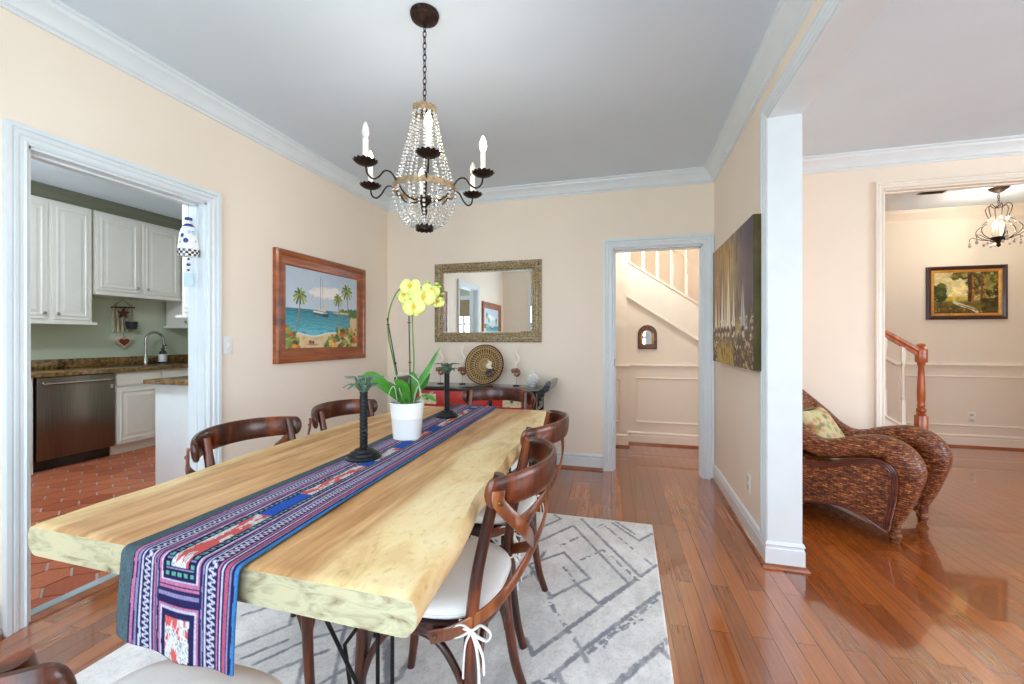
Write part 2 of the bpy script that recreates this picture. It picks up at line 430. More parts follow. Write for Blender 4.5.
def beach():
    p = Paint(300, 230, 1.3); U, V = p.U, p.V
    p.grad(V, (222, 226, 230), (176, 198, 216))
    p.fill((fbm(U, V, 6, 9)-.42)*3*(V > .5), (196, 206, 218))
    for x, y, rx, ry in ((.5, .73, .17, .07), (.62, .76, .12, .06), (.42, .71, .1, .04), (.66, .7, .12, .05), (.34, .72, .07, .02)):
        p.blob(x, y, rx, ry, (250, 240, 234), .6, .5, 4)
    hz = .50-.05*0
    p.grad((hz-V)/.3, (20, 96, 112), (96, 190, 204), (hz-V)*80)
    p.fill(np.where(V < hz, (np.sin(V*170+8*fbm(U, V, 7, 2)*3)-.80)*1.6, 0)*(V > .2), (196, 232, 232))
    p.fill(((fbm(U*1.5, V*5, 9, 12)-.52)*6)*(V < .45), (40, 150, 178))
    # far shore right
    p.blob(.95, .50, .2, .045, (66, 104, 48), .3, .5, 6); p.blob(.88, .475, .28, .016, (216, 190, 130), .3, .2)
    # beach
    shore = .17+.16*np.clip((U-.55)/.45, 0, 1)**1.4+.02*np.sin(U*14)
    p.fill((shore+.015-V)*120, (238, 244, 240)); p.fill((shore-V)*90, (232, 206, 150))
    p.fill((fbm(U, V, 14, 3)-.5)*4*(V < shore-.02), (214, 176, 112))
    p.blob(1.0, .36, .12, .13, (226, 196, 140), .2)
    p.blob(.97, .47, .12, .05, (60, 100, 40), .3, .6, 5)
    # boat
    p.line([(.36, .45), (.53, .43)], .022, (52, 60, 70)); p.line([(.345, .475), (.52, .452)], .012, (240, 238, 226))
    p.blob(.5, .43, .05, .025, (30, 50, 60), .4)
    p.line([(.435, .48), (.435, .92)], .004, (80, 84, 90)); p.line([(.47, .47), (.465, .93)], .003, (110, 110, 112))
    p.line([(.40, .5), (.5, .49)], .012, (226, 220, 190)); p.line([(.46, .5), (.5, .55)], .012, (230, 210, 150))
    # palms
    for bx, by, tx, ty, sc in ((.13, .2, .17, .66, 1.), (.71, .2, .69, .67, .85), (.85, .23, .83, .80, 1.05)):
        p.line([(bx, by), ((bx+tx)/2+.012, (by+ty)/2), (tx, ty)], .009, (120, 96, 70)); p.line([(bx+.004, by), (tx+.004, ty)], .003, (190, 160, 110))
        for k in range(11):
            a = k/11*2*PI+.2; ln = .085*sc*(1 if math.sin(a) > -.3 else 1.1)
            ex, ey = tx+ln*math.cos(a)/1.15, ty+ln*math.sin(a)*1.1-.03*abs(math.cos(a))
            c = [(58, 92, 36), (104, 140, 48), (160, 170, 60), (40, 70, 34)][k % 4]
            p.line([(tx, ty), ((tx+ex)/2, (ty+ey)/2+.02), (ex, ey)], .012*sc, c, .6)
        p.blob(tx, ty-.02, .02, .025, (120, 84, 30), .5)
    # flowers
    for k in range(170):
        left = k % 3 == 0
        x = p.r.rand()*.15 if left else .50+p.r.rand()*.5; hmax = .26-.12*x/.15 if left else .06+.2*min(1, (x-.5)/.2)
        y = p.r.rand()*hmax; c = [(50, 92, 34), (84, 124, 44), (210, 70, 30), (232, 150, 40), (120, 150, 60), (240, 200, 70), (40, 70, 30)][p.r.randint(7)]
        p.blob(x, y, .018+.014*p.r.rand(), .02+.018*p.r.rand(), c, .7, .5, k)
    p.C = p.C+(255-p.C)*.14
    p.blob(.30, .075, .02, .025, (190, 70, 30), .4); p.blob(.335, .07, .016, .025, (60, 90, 150), .4); p.blob(.33, .045, .07, .012, (190, 150, 100), .6)
    return p
def sails():
    p = Paint(200, 160, 1.3); U, V = p.U, p.V
    p.grad(U, (150, 100, 36), (206, 180, 96)); p.grad((U-.45)/.5, (206, 180, 96), (78, 62, 100), (U-.45)*6)
    p.fill((fbm(U*9, V*1.2, 6, 3)-.45)*3, (70, 50, 30)); p.fill((fbm(U*9, V*1.2+3, 7, 8)-.55)*3, (200, 170, 90))
    p.fill((U-.55)*2*np.clip((V-.35)*3, 0, 1), (60, 46, 72)); p.fill((.08-U)*14, (60, 34, 18))
    p.fill((.27-V)*12, (58, 36, 22)); p.fill((fbm(U*4, V*4, 7, 21)-.5)*6*(V < .33), (176, 150, 90)); p.fill((fbm(U*5, V*5, 8, 31)-.58)*8*(V < .36), (236, 224, 190))
    p.fill((.22-V)*12*((U > .15)&(U < .6)), (190, 160, 60)); p.fill((fbm(U*6, V*3, 9, 41)-.5)*6*(V < .25), (84, 56, 24))
    for x, top, w in ((.10, .76, .045), (.30, .84, .05), (.47, .93, .06), (.60, .70, .045), (.38, .8, .03), (.80, .68, .06), (.20, .70, .03)):
        for side in (-1, 1):
            m = np.clip((V-.30)/(top-.30), 0, 1); wd = w*(1-m)**1.15
            d = (U-x)*side
            p.fill(np.where((V > .28)&(V < top), (wd-d)*90*(d > -.002), 0)*(.95 if side > 0 else .6), (244, 240, 224) if x < .7 else (186, 190, 190))
        p.line([(x, .2), (x, top+.03)], .003, (60, 40, 30)); p.blob(x, .27, .035, .03, (84, 40, 24), .5, .6, int(x*50)); p.blob(x+.01, .24, .02, .02, (220, 210, 190), .5, .5)
    return p
def forest():
    p = Paint(200, 150, 1.45); U, V = p.U, p.V
    p.grad(V, (150, 130, 60), (210, 200, 150)); p.blob(.33, .62, .3, .35, (236, 222, 160), .9)
    p.fill((.34-V)*10, (96, 84, 34)); p.blob(.3, .36, .22, .05, (206, 180, 60), .6)
    p.fill(((.32-V)*10)*(fbm(U, V, 12, 5) > .45), (120, 96, 36)); p.fill((.12-V)*6, (60, 44, 20))
    for k in range(60):
        x = .55+p.r.rand()*.5; y = .45+p.r.rand()*.6
        p.blob(x, y, .06, .07, [(64, 70, 26), (104, 100, 40), (44, 48, 22), (140, 128, 60)][p.r.randint(4)], .6, .7, k)
    for k in range(26):
        x = .32+p.r.rand()*.35; y = .84+p.r.rand()*.2
        p.blob(x, y, .05, .04, [(84, 84, 34), (60, 62, 26), (150, 136, 70)][p.r.randint(3)], .7, .8, k+80)
    for k in range(30):
        p.blob(.02+p.r.rand()*.16, .33+p.r.rand()*.35, .05, .06, [(60, 72, 26), (90, 96, 36), (40, 48, 20)][p.r.randint(3)], .6, .7, k+40)
    for x, w, c in ((.575, .035, (70, 44, 22)), (.62, .02, (150, 96, 50)), (.75, .022, (110, 66, 34)), (.8, .012, (160, 110, 60))):
        p.line([(x-.01, .32), (x, .6), (x-.012, .9)], w*1.3, c, .4)
    p.line([(.33, .27), (.45, .2), (.6, .12), (.68, .04)], .035, (206, 198, 176), .6); p.line([(.4, .22), (.66, .08)], .014, (150, 140, 110), .5)
    p.C *= (1+.5*(fbm(U*.7, V*.6, 22, 70)-.5))[..., None]
    for k in range(90):
        x, y = p.r.rand(), p.r.rand(); x = x if k % 3 else .5+.5*x
        if .14 < x < .52 and y > .35: continue
        p.blob(x, y if x > .5 else y*.4, .014, .014, [(190, 160, 80), (40, 40, 18), (120, 120, 50), (150, 100, 50)][k % 4], .8, .7, k)
    for k in range(30): p.blob(.75+p.r.rand()*.25, .05+p.r.rand()*.3, .05, .04, [(50, 44, 18), (84, 70, 26)][k % 2], .6, .6, k)
    return p
def canvas(name, p, w, h, mat, parent, y=0., z0=0., x0=0.):
    ny, nx = p.U.shape
    pts = np.stack([x0+(p.U-.5)*w, np.full_like(p.U, y), z0+(p.V-.5)*h], -1)
    return obj(name, grid_mesh(name, pts, nx, ny, p.C), mat, parent, smooth=False)
M['canvas'] = attr_mat('painted canvas', .45, .25, 260, spec=.4)

# ------------------------------------------------------------------ room shell
XL, XR, XR2, YB, YB2, YN, H = -2.47, .73, .885, 3.98, 4.10, -.40, 2.69
XE = 5.0; HY = 5.07; FY = 5.91; KX = -5.75; KY0 = -1.0; KY1 = 4.36; FX = 4.6
b = B(); box(b, -2.50, XE, YN-.12, YB2, -.12, 0); box(b, -1.2, FX, YB2, FY, -.12, 0)
struct('floor', b, M['boards'], 'glossy oak board floor')
b = B(); box(b, XL-.13, XE+.1, YN-.1, YB2-.02, H, H+.1); box(b, -1.25, FX+.1, YB2-.02, HY+.02, H, H+.1)
box(b, 1.7, FX+.1, HY+.02, FY+.1, H, H+.1); box(b, KX-.1, XL-.13, KY0-.1, KY1+.1, H, H+.1)
struct('ceiling', b, M['ceil'])
b = B(); box(b, -1.25, 1.75, HY+.0, FY+.1, 4.7, 4.8); struct('ceiling_stairwell', b, M['ceil'])
# left wall with kitchen doorway
K0, K1, KT = 1.182, 1.975, 2.045
b = B(); box(b, XL-.13, XL, YN-.1, K0, 0, H); box(b, XL-.13, XL, K1, YB2, 0, H); box(b, XL-.13, XL, K0, K1, KT, H)
struct('wall_left', b, M['peach'])
D0, D1, DT = -.125, .64, 2.045
b = B(); box(b, XL, D0, YB, YB2, 0, H); box(b, D1, XR, YB, YB2, 0, H); box(b, D0, D1, YB, YB2, DT, H)
struct('wall_back', b, M['peach'])
PY, PT = 2.54, 2.41
b = B(); box(b, XR, XR2, PY, YB2, 0, H); box(b, XR, XR2, YN-.1, PY, PT, H)
struct('wall_right', b, M['peach'])
b = B(); box(b, XR2, 1.955, YB, YB2, 0, H); box(b, 1.955, 3.75, YB, YB2, 2.40, H); box(b, 3.75, XE, YB, YB2, 0, H)
struct('wall_living_back', b, M['peach'])
# near wall (behind the camera) with two windows, side wall with one
WX0, WX1, WZ0, WZ1 = -1.85, .45, .3, 2.2
LX0, LX1, LZ0, LZ1 = 1.65, 4.15, .5, 2.2
b = B(); y0, y1 = YN-.12, YN
box(b, XL-.13, WX0, y0, y1, 0, H); box(b, WX0, WX1, y0, y1, 0, WZ0); box(b, WX0, WX1, y0, y1, WZ1, H)
box(b, WX1, LX0, y0, y1, 0, H); box(b, LX0, LX1, y0, y1, 0, LZ0); box(b, LX0, LX1, y0, y1, LZ1, H); box(b, LX1, XE+.1, y0, y1, 0, H)
struct('wall_near', b, M['peach'])
SY0, SY1 = .4, 2.8
b = B(); box(b, XE, XE+.12, YN, SY0, 0, H); box(b, XE, XE+.12, SY1, YB2, 0, H); box(b, XE, XE+.12, SY0, SY1, 0, .5); box(b, XE, XE+.12, SY0, SY1, 2.2, H)
struct('wall_living_side', b, M['peach'])

def window(n, axis, a0, a1, z0, z1, c, inward):
    """window in a wall; axis 'x' runs along X at y=c, 'y' runs along Y at x=c"""
    r = root_struct('window_%d' % n)
    def bx(bm, p0, p1, q0, q1, zz0, zz1):
        if axis == 'x': box(bm, p0, p1, c+q0*inward if inward > 0 else c-q1, c+q1*inward if inward > 0 else c-q0, zz0, zz1)
        else: box(bm, c+min(q0*inward, q1*inward), c+max(q0*inward, q1*inward), p0, p1, zz0, zz1)
    b = B()
    for p0, p1, q0, q1, z_, z__ in ((a0-.09, a0, 0, .02, z0-.09, z1+.09), (a1, a1+.09, 0, .02, z0-.09, z1+.09), (a0, a1, 0, .02, z1, z1+.09), (a0-.1, a1+.1, 0, .05, z0-.03, z0)):
        bx(b, p0, p1, q0, q1, z_, z__)
    o = obj('window_casing', b, M['trim'], r, smooth=False)
    b = B(); w = a1-a0; nn = max(2, round(w/.75))
    for i in range(nn+1):
        p = a0+w*i/nn; bx(b, max(a0, p-.025), min(a1, p+.025), -.07, -.03, z0, z1)
    for i in range(nn*3):
        if i % 3: p = a0+w*i/(nn*3); bx(b, p-.008, p+.008, -.06, -.04, z0, z1)
    for z, t in ((z0+.02, .025), (z1-.02, .025), ((z0+z1)/2, .025), (z0+(z1-z0)*.25, .008), (z0+(z1-z0)*.75, .008)):
        bx(b, a0, a1, -.068, -.032, z-t, z+t)
    obj('window_frame', b, M['trim'], r, smooth=False)
    b = B(); bx(b, a0, a1, -.053, -.047, z0, z1); obj('glass', b, M['pane'], r, smooth=False)
    return r
window(1, 'x', WX0, WX1, WZ0, WZ1, YN, 1)
window(2, 'x', LX0, LX1, LZ0, LZ1, YN, 1)
window(3, 'y', SY0, SY1, .5, 2.2, XE, -1)

# hall, stairs, foyer shell
b = B(); box(b, -1.25, -1.2, YB2, FY, 0, 4.7); struct('wall_hall_left', b, M['foyer'])
b = B(); box(b, -1.2, 0.0, 4.90, HY+.02, 0, H); struct('wall_hall_back', b, M['cream'])
capz = lambda x: .26+.668*(2.8-x)
b = B(); loft(b, [[(0, y, 0), (2.62, y, 0), (2.62, y, max(.02, capz(2.62)-.35)), (0, y, capz(0)-.40)] for y in (5.085, 5.13)])
struct('wall_understair', b, M['foyer'])
b = B(); box(b, -1.2, FX, FY, FY+.1, 0, 4.7); struct('wall_foyer_back', b, M['foyer'])
b = B(); box(b, FX, FX+.1, YB2, FY+.1, 0, H); struct('wall_foyer_side', b, M['foyer'])
b = B(); box(b, -1.2, 1.75, HY, HY+.10, H-.0, 4.7); box(b, 1.7, 1.8, HY, FY, H, 4.7); struct('wall_upstairs', b, M['foyer'])

def trim(name, path, mat, prof, n=(0, 0, 1), closed=False, flip=1, label=None, **k):
    b = B(); mould(b, path, n, prof, closed, flip); return struct(name, b, mat, label, angle=25, **k)
trim('trim_1', [(XL, YN, H), (XR, YN, H), (XR, YB, H), (XL, YB, H)], M['trim'], CROWN, closed=True, label='white crown moulding round the dining room')
trim('trim_2', [(XR2, YN, H), (XE, YN, H), (XE, YB, H), (XR2, YB, H)], M['trim'], CROWN, closed=True)
trim('trim_3', [(1.8, FY, H), (FX, FY, H)][::-1], M['cream'], CROWN)
trim('trim_4', [(FX, YB2, H), (FX, FY, H)], M['cream'], CROWN)
def base(name, path, mat=None, flip=1, shoe=True):
    b = B(); mould(b, [(x, y, 0) for x, y in path], (0, 0, 1), BASE, False, flip)
    o = struct(name, b, mat or M['trim'], angle=25)
    if shoe:
        b = B(); mould(b, [(x, y, 0) for x, y in path], (0, 0, 1), SHOE, False, flip); q = obj('shoe_moulding', b, M['shoe'], o); q['label'] = 'brown wooden quarter-round along the floor'
    return o
base('baseboard_left', [(XL, YB), (XL, K1+.088)])
base('baseboard_near_left', [(XL, K0-.088), (XL, YN), (XR, YN)])
base('baseboard_back', [(D0-.088, YB), (XL, YB)])
base('baseboard_right', [(XR2, YB), (XR2, PY), (XR, PY), (XR, YB)])
base('baseboard_living_back', [(1.90, YB), (XR2, YB)])
base('baseboard_living_side', [(XE, YN), (XE, YB)])
base('baseboard_foyer', [(FX, YB2), (FX, FY), (2.9, FY)], M['cream'])
base('baseboard_hall', [(2.6, 5.085), (0, 5.085), (0, 4.90), (-1.2, 4.90)], M['cream'])

# doorway casings
def casing(name, p0, p1, top, axis, c, n, mat, label, w=1., deep=.13, legs=(1, 1)):
    P = {'y': lambda a, z: (c, a, z), 'x': lambda a, z: (a, c, z)}[axis]
    path = [P(p0, 0), P(p0, top), P(p1, top), P(p1, 0)]
    # sign so that a>0 points away from the opening
    s = Vector(n).cross(Vector((0, 0, 1))); away = Vector(P(p0, 0))-Vector(P(p1, 0))
    b = B(); mould(b, path, n, [(a*w, q) for a, q in CASE], False, 1 if s.dot(away) > 0 else -1)
    o = struct(name, b, mat, label, angle=22)
    b = B(); t = .012
    N = Vector(n)
    def jb(a0, a1, z0, z1):
        if axis == 'y': box(b, min(c, c-N.x*deep), max(c, c-N.x*deep), a0, a1, z0, z1)
        else: box(b, a0, a1, min(c, c-N.y*deep), max(c, c-N.y*deep), z0, z1)
    lo, hi = min(p0, p1), max(p0, p1)
    jb(lo, lo+t, 0, top); jb(hi-t, hi, 0, top); jb(lo, hi, top-t, top)
    # door stop strip
    jb2 = c-N[0 if axis == 'y' else 1]*deep*.55
    def st(a0, a1, z0, z1):
        if axis == 'y': box(b, jb2-.018, jb2+.018, a0, a1, z0, z1)
        else: box(b, a0, a1, jb2-.018, jb2+.018, z0, z1)
    st(lo, lo+.022, 0, top); st(hi-.022, hi, 0, top); st(lo, hi, top-.022, top)
    obj('jamb', b, mat, o, smooth=False)
    return o
casing('door_1', K0, K1, KT, 'y', XL, (1, 0, 0), M['trim'], 'white moulded casing of the kitchen doorway', w=.86)
d2 = casing('door_2', D0, D1, DT, 'x', YB, (0, -1, 0), M['trim'], 'white moulded casing of the hall doorway', deep=.12)
for z in (1.80, 1.05, .28):
    b = B(); box(b, D1-.016, D1-.011, YB+.012, YB+.055, z-.045, z+.045); lathe(b, [(.007, z-.05), (.007, z+.05)], 8, (D1-.02, YB+.008, 0))
    obj('hinge', b, M['plate'], d2)['label'] = 'painted door hinge'
b = B(); box(b, D0+.011, D0+.016, YB+.03, YB+.06, .96, 1.03); obj('strike_plate', b, M['brass'], d2)
casing('door_4', 1.955, 3.75, 2.40, 'x', YB, (0, -1, 0), M['cream'], 'cream moulded casing of the wide foyer opening', w=.68, deep=.12)
# partition opening: casing on the dining face, white end cap and header soffit
b = B(); mould(b, [(XR, YN, PT), (XR, PY, PT), (XR, PY, .14)], (-1, 0, 0), [(a*.85, q*.6) for a, q in CASE], False, -1)
o = struct('door_3', b, M['trim'], 'white casing of the opening to the living room', angle=22)
b = B(); box(b, XR-.004, XR2+.004, PY-.008, PY+.002, .10, PT); box(b, XR-.004, XR2+.004, YN, PY, PT-.008, PT+.002)
obj('jamb', b, M['trim'], o, smooth=False)

# hall wainscot
def panel(bm, axis, c, n, a0, a1, z0, z1, w=.018, d=.012):
    P = (lambda a, z: (a, c, z)) if axis == 'x' else (lambda a, z: (c, a, z))
    mould(bm, [P(a0, z0), P(a1, z0), P(a1, z1), P(a0, z1)], n, [(0, 0), (0, d), (.006, d*1.3), (w*.6, d*.7), (w, d*.5), (w, 0)], True, 1)
RAIL = [(0, -.035), (.010, -.035), (.012, -.02), (.022, -.012), (.026, 0), (.022, .012), (0, .014)]
b = B(); mould(b, [(2.2, 5.085, .91), (0, 5.085, .91), (0, 4.90, .91), (-1.2, 4.90, .91)], (0, 0, 1), RAIL); panel(b, 'x', 5.085, (0, -1, 0), .10, 1.25, .25, .77); panel(b, 'x', 4.90, (0, -1, 0), -1.0, -.07, .28, .77)
struct('trim_5', b, M['cream'], 'cream chair rail and panel mouldings in the hall', angle=25)
b = B(); mould(b, [(FX, FY, .92), (3.02, FY, .92), (1.2, FY, .92+1.82*.668)], (0, -1, 0), [(q-.0, a) for a, q in RAIL])
mould(b, [(FX, FY, .80), (3.02+.05, FY, .80)], (0, -1, 0), [(0, 0), (0, .01), (.012, .014), (.02, 0)]); mould(b, [(FX, FY, .25), (2.98, FY, .25)], (0, -1, 0), [(0, 0), (0, .01), (.012, .014), (.02, 0)])
mould(b, [(3.07, FY, .25), (3.07, FY, .80)], (0, -1, 0), [(0, 0), (0, .01), (.012, .014), (.02, 0)])
for x1 in (2.9, 2.25, 1.5, .75):   # sloping panels that climb with the stairs
    x0 = x1-.6; zz = lambda x: capz(x)+.25
    mould(b, [(x0, FY, zz(x0)-.1), (x1, FY, zz(x1)-.1), (x1, FY, zz(x1)+.42), (x0, FY, zz(x0)+.42)], (0, -1, 0), [(0, 0), (0, .012), (.018, .014), (.022, 0)], True)
struct('trim_6', b, M['cream'], 'cream wainscot mouldings in the foyer', angle=25)

# ------------------------------------------------------------------ kitchen shell
b = B(); box(b, KX, -2.555, KY0, KY1, -.12, -.006); struct('floor_kitchen_base', b, plain('grout', (176, 182, 174), .7))
def hex_floor():
    a = .109; w = a*math.sqrt(3); V = []; F = []; Cc = []
    rr = np.random.RandomState(4); x = KX; r = 0
    rows = int((KY1-KY0)/(1.5*a))+2; cols_ = int((-2.56-KX)/w)+2
    for r in range(rows):
        for c in range(cols_):
            cx = -2.762-w*(c-1)-(r % 2)*w/2; cy = KY0+.0+1.5*a*r-.02
            s0 = .945; base = len(V); poly = []
            for k in range(6):
                an = PI/6+PI/3*k; poly.append((cx+a*s0*math.cos(an), cy+a*s0*math.sin(an)))
            if max(p[0] for p in poly) < KX or min(p[1] for p in poly) > KY1: continue
            # clip to the threshold
            xm = -2.575; out = []
            for i in range(6):
                p, q = poly[i], poly[(i+1) % 6]
                if p[0] <= xm: out.append(p)
                if (p[0] <= xm) != (q[0] <= xm):
                    t = (xm-p[0])/(q[0]-p[0]); out.append((xm, p[1]+t*(q[1]-p[1])))
            if len(out) < 3: continue
            t = rr.rand(); col = np.array((172, 86, 56))*(1-t)+np.array((206, 118, 82))*t
            n = len(out)
            V += [(p[0], p[1], 0) for p in out] + [(p[0], p[1], -.008) for p in out]
            F.append(list(range(base, base+n)))
            for i in range(n): F.append([base+i, base+n+i, base+n+(i+1) % n, base+(i+1) % n])
            Cc += [col]*(2*n)
    me = bpy.data.meshes.new('floor_kitchen'); me.from_pydata(V, [], F)
    at = me.color_attributes.new('Col', 'FLOAT_COLOR', 'POINT')
    c4 = np.ones((len(V), 4), np.float32); c4[:, :3] = lin(np.array(Cc)/255.); at.data.foreach_set('color', c4.ravel()); return me
struct('floor_kitchen', hex_floor(), attr_mat('terracotta tile', .42, .1, 60, grain=.25), 'terracotta hexagon tile floor', smooth=False)
b = B(); box(b, -2.575, -2.515, K0, K1, -.01, .006); o = struct('trim_7', b, plain('grey threshold', (150, 166, 170), .4), 'threshold between kitchen tile and oak floor', smooth=False)
b = B(); loft(b, [[(-2.515, y, 0), (-2.515, y, .008), (-2.495, y, .009), (-2.46, y, .003), (-2.46, y, 0)] for y in (K0, K1)]); obj('wood_reducer', b, M['shoe'], o, smooth=False)
b = B(); box(b, KX-.1, KX, KY0, KY1, 0, H); struct('wall_kitchen_left', b, M['kwall'])
b = B(); box(b, KX, XL-.13, KY1, KY1+.1, 0, H); struct('wall_kitchen_back', b, M['kwall'])
b = B(); y0, y1 = KY0-.12, KY0; box(b, KX, -4.2, y0, y1, 0, H); box(b, -3.0, XL-.13, y0, y1, 0, H); box(b, -4.2, -3.0, y0, y1, 0, 1.0); box(b, -4.2, -3.0, y0, y1, 2.1, H)
struct('wall_kitchen_near', b, M['kwall'])
b = B(); box(b, XL-.13-.02, XL-.13, KY0-.1, YN-.1, 0, H); struct('wall_kitchen_right', b, M['kwall'])
# lawn outside the windows
b = B(); box(b, -12, 14, -14, YN-.12, -.5, -.35); lw = struct('ground_outside', b, plain('lawn', (96, 116, 70), .9, var=.2, scale=2))
w4 = window(4, 'x', -4.2, -3.0, 1.0, 2.1, KY0, 1)
b = B(); box(b, -4.19, -3.01, KY0-.02, KY0-.005, 1.72, 2.1); obj('roman_shade', b, plain('shade cloth', (170, 150, 120), .9), w4)
# soffit over the wall cabinets with crown
b = B(); box(b, KX, -5.42, KY0, KY1, 2.58, H); box(b, -5.42, XL-.13, 4.03, KY1, 2.58, H)
struct('soffit_kitchen', b, M['kwall'])
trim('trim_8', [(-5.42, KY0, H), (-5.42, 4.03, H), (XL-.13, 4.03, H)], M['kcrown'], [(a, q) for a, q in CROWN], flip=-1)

# ------------------------------------------------------------------ rug
def rug():
    x0, x1, y0, y1 = -1.92, .16, -.20, 2.88
    nx, ny = 380, 560
    X, Y = np.meshgrid(np.linspace(x0, x1, nx), np.linspace(y0, y1, ny))
    U = (X-x0)/2.08; V = (Y-y0)/3.1
    base = np.ones(X.shape+(3,))*np.array((244, 242, 240.))
    mott = (fbm(U, V, 22, 3)-.5)+.6*(fbm(U*2, V*2, 30, 13)-.5)
    base = base*(1+.15*mott[..., None]-.05*(fbm(U*6, V*9, 40, 90)[..., None] > .6))
    base = base-np.clip((fbm(U, V, 7, 40)-.55)*2, 0, 1)[..., None]*np.array((20, 18, 16.))
    s_, c_ = math.sin(YAW), math.cos(YAW)
    def g(px, py, ox, oy, s):
        u, v = ox+px/s, oy+py/s; a = u-512; dx, dy, dz = -s_*420+c_*a, c_*420+s_*a, 338.5-v
        t = (.01-1.22)/dz if False else (1.22-.01)/(v-338.5); return dx*t, dy*t
    S = []
    A = lambda *p, w=.016, d=0: S.append(([g(x, y, 510, 500, 3.717) for x, y in p], w, d))
    Bq = lambda *p, w=.014, d=0: S.append(([g(x, y, 230, 580, 5.69) for x, y in p], w, d))
    A((50, 180), (235, 95), (440, 310)); A((265, 70), (485, 285), (545, 240)); A((470, 295), (85, 575), (58, 515), w=.018)
    A((145, 365), (295, 290), (200, 195), (70, 240), (155, 365)); A((150, 385), (215, 480), (265, 560), (285, 600), d=1, w=.018)
    A((555, 345), (265, 562), (175, 640), (205, 700), w=.019); A((545, 372), (385, 495), (270, 585), w=.018, d=2)
    A((245, 310), (330, 385)); A((330, 385), (470, 295), w=.018); A((380, 85), (480, 152), (527, 125)); A((395, 82), (470, 130), d=1)
    A((310, 105), (345, 90), (540, 250), d=1, w=.011); A((265, 222), (345, 185), (475, 297), d=1); A((600, 505), (555, 550), (380, 690), w=.021, d=2)
    A((590, 585), (555, 550), (400, 684), w=.02); A((110, 105), (190, 70), (165, 55)); A((200, 250), (245, 310), d=1); A((20, 305), (75, 280), (130, 190), d=1)
    A((250, 140), (180, 175), d=1); A((500, 440), (380, 500), (340, 560), d=2, w=.01); A((95, 690), (160, 655), (200, 690), w=.03, d=1)
    Bq((70, 200), (240, 150)); Bq((0, 395), (340, 255), (360, 185)); Bq((70, 445), (330, 340)); Bq((140, 480), (440, 340), (760, 250)); Bq((230, 527), (440, 440), (560, 400))
    Bq((385, 600), (440, 370), (470, 250)); Bq((585, 600), (650, 280), (690, 180)); Bq((500, 600), (700, 480), (740, 300), (900, 350)); Bq((905, 600), (890, 350), w=.03); Bq((1040, 420), (960, 560), (800, 620), w=.02)
    Bq((0, 300), (-80, 430), (-260, 520)); Bq((240, 150), (300, 60), (430, 20)); Bq((430, 20), (700, 120), (860, 60))
    # the far, left and near reaches of the same broken lozenge pattern
    r = np.random.RandomState(8)
    for k in range(26):
        cx = -1.8+r.rand()*1.0; cy = 1.9+r.rand()*1.0; q = .12+.2*r.rand()
        if k % 3 == 0: cy = -.1+r.rand()*.9; cx = -1.8+1.8*r.rand()
        S.append(([(cx-q, cy-q*.2), (cx, cy+q), (cx+q*.5, cy+q*.45)], .012, k % 2))
    for gx in range(5):      # near reach of the rug, behind the camera's view
        for gy in range(2):
            cx, cy = -1.72+.42*gx+.1*r.rand(), -.02+.40*gy+.08*r.rand(); q = .13+.05*r.rand()
            if cx > -1.15 and cy > .45: continue
            S.append(([(cx-q, cy), (cx, cy+q), (cx+q, cy), (cx, cy-q), (cx-q, cy)], .014, 0)); S.append(([(cx-q*.5, cy), (cx, cy+q*.5), (cx+q*.5, cy)], .010, 1))
    br1 = fbm(U*3, V*3, 18, 60); edge = (fbm(U*6, V*6, 30, 77)-.5)*.012
    mask = np.zeros(X.shape)
    for P, w, dsh in S:
        for (ax, ay), (bx_, by_) in zip(P[:-1], P[1:]):
            dx, dy = bx_-ax, by_-ay; L = dx*dx+dy*dy+1e-9
            lo = (min(ax, bx_)-.06, max(ax, bx_)+.06, min(ay, by_)-.06, max(ay, by_)+.06)
            i0, i1 = np.searchsorted(X[0], [lo[0], lo[1]]); j0, j1 = np.searchsorted(Y[:, 0], [lo[2], lo[3]])
            if i1 <= i0 or j1 <= j0: continue
            XX, YY = X[j0:j1, i0:i1], Y[j0:j1, i0:i1]
            t = np.clip(((XX-ax)*dx+(YY-ay)*dy)/L, 0, 1)
            d = np.sqrt((XX-ax-dx*t)**2+(YY-ay-dy*t)**2)+edge[j0:j1, i0:i1]
            m = np.clip((w*.55-d)/.005+.5, 0, 1)*(.72+.28*(br1[j0:j1, i0:i1] > .45))
            if dsh: m = m*((np.sin(t*math.sqrt(L)*(60 if dsh == 1 else 95)+3*br1[j0:j1, i0:i1]*4) > -.45))
            mask[j0:j1, i0:i1] = np.maximum(mask[j0:j1, i0:i1], m)
    col = base*(1-mask[..., None]*.92)+np.array((146, 148, 156.))*mask[..., None]*.92
    Z = np.full(X.shape, .010); Z[[0, -1], :] = .002; Z[:, [0, -1]] = .002
    pts = np.stack([X, Y, Z], -1)
    o = obj('area_rug', grid_mesh('area_rug', pts, nx, ny, col), attr_mat('woven rug', .95, .35, 260, spec=.1, grain=.16), smooth=False)
    return tag(o, 'off-white area rug with broken grey lozenge lines under the dining table', 'rug')
rug()

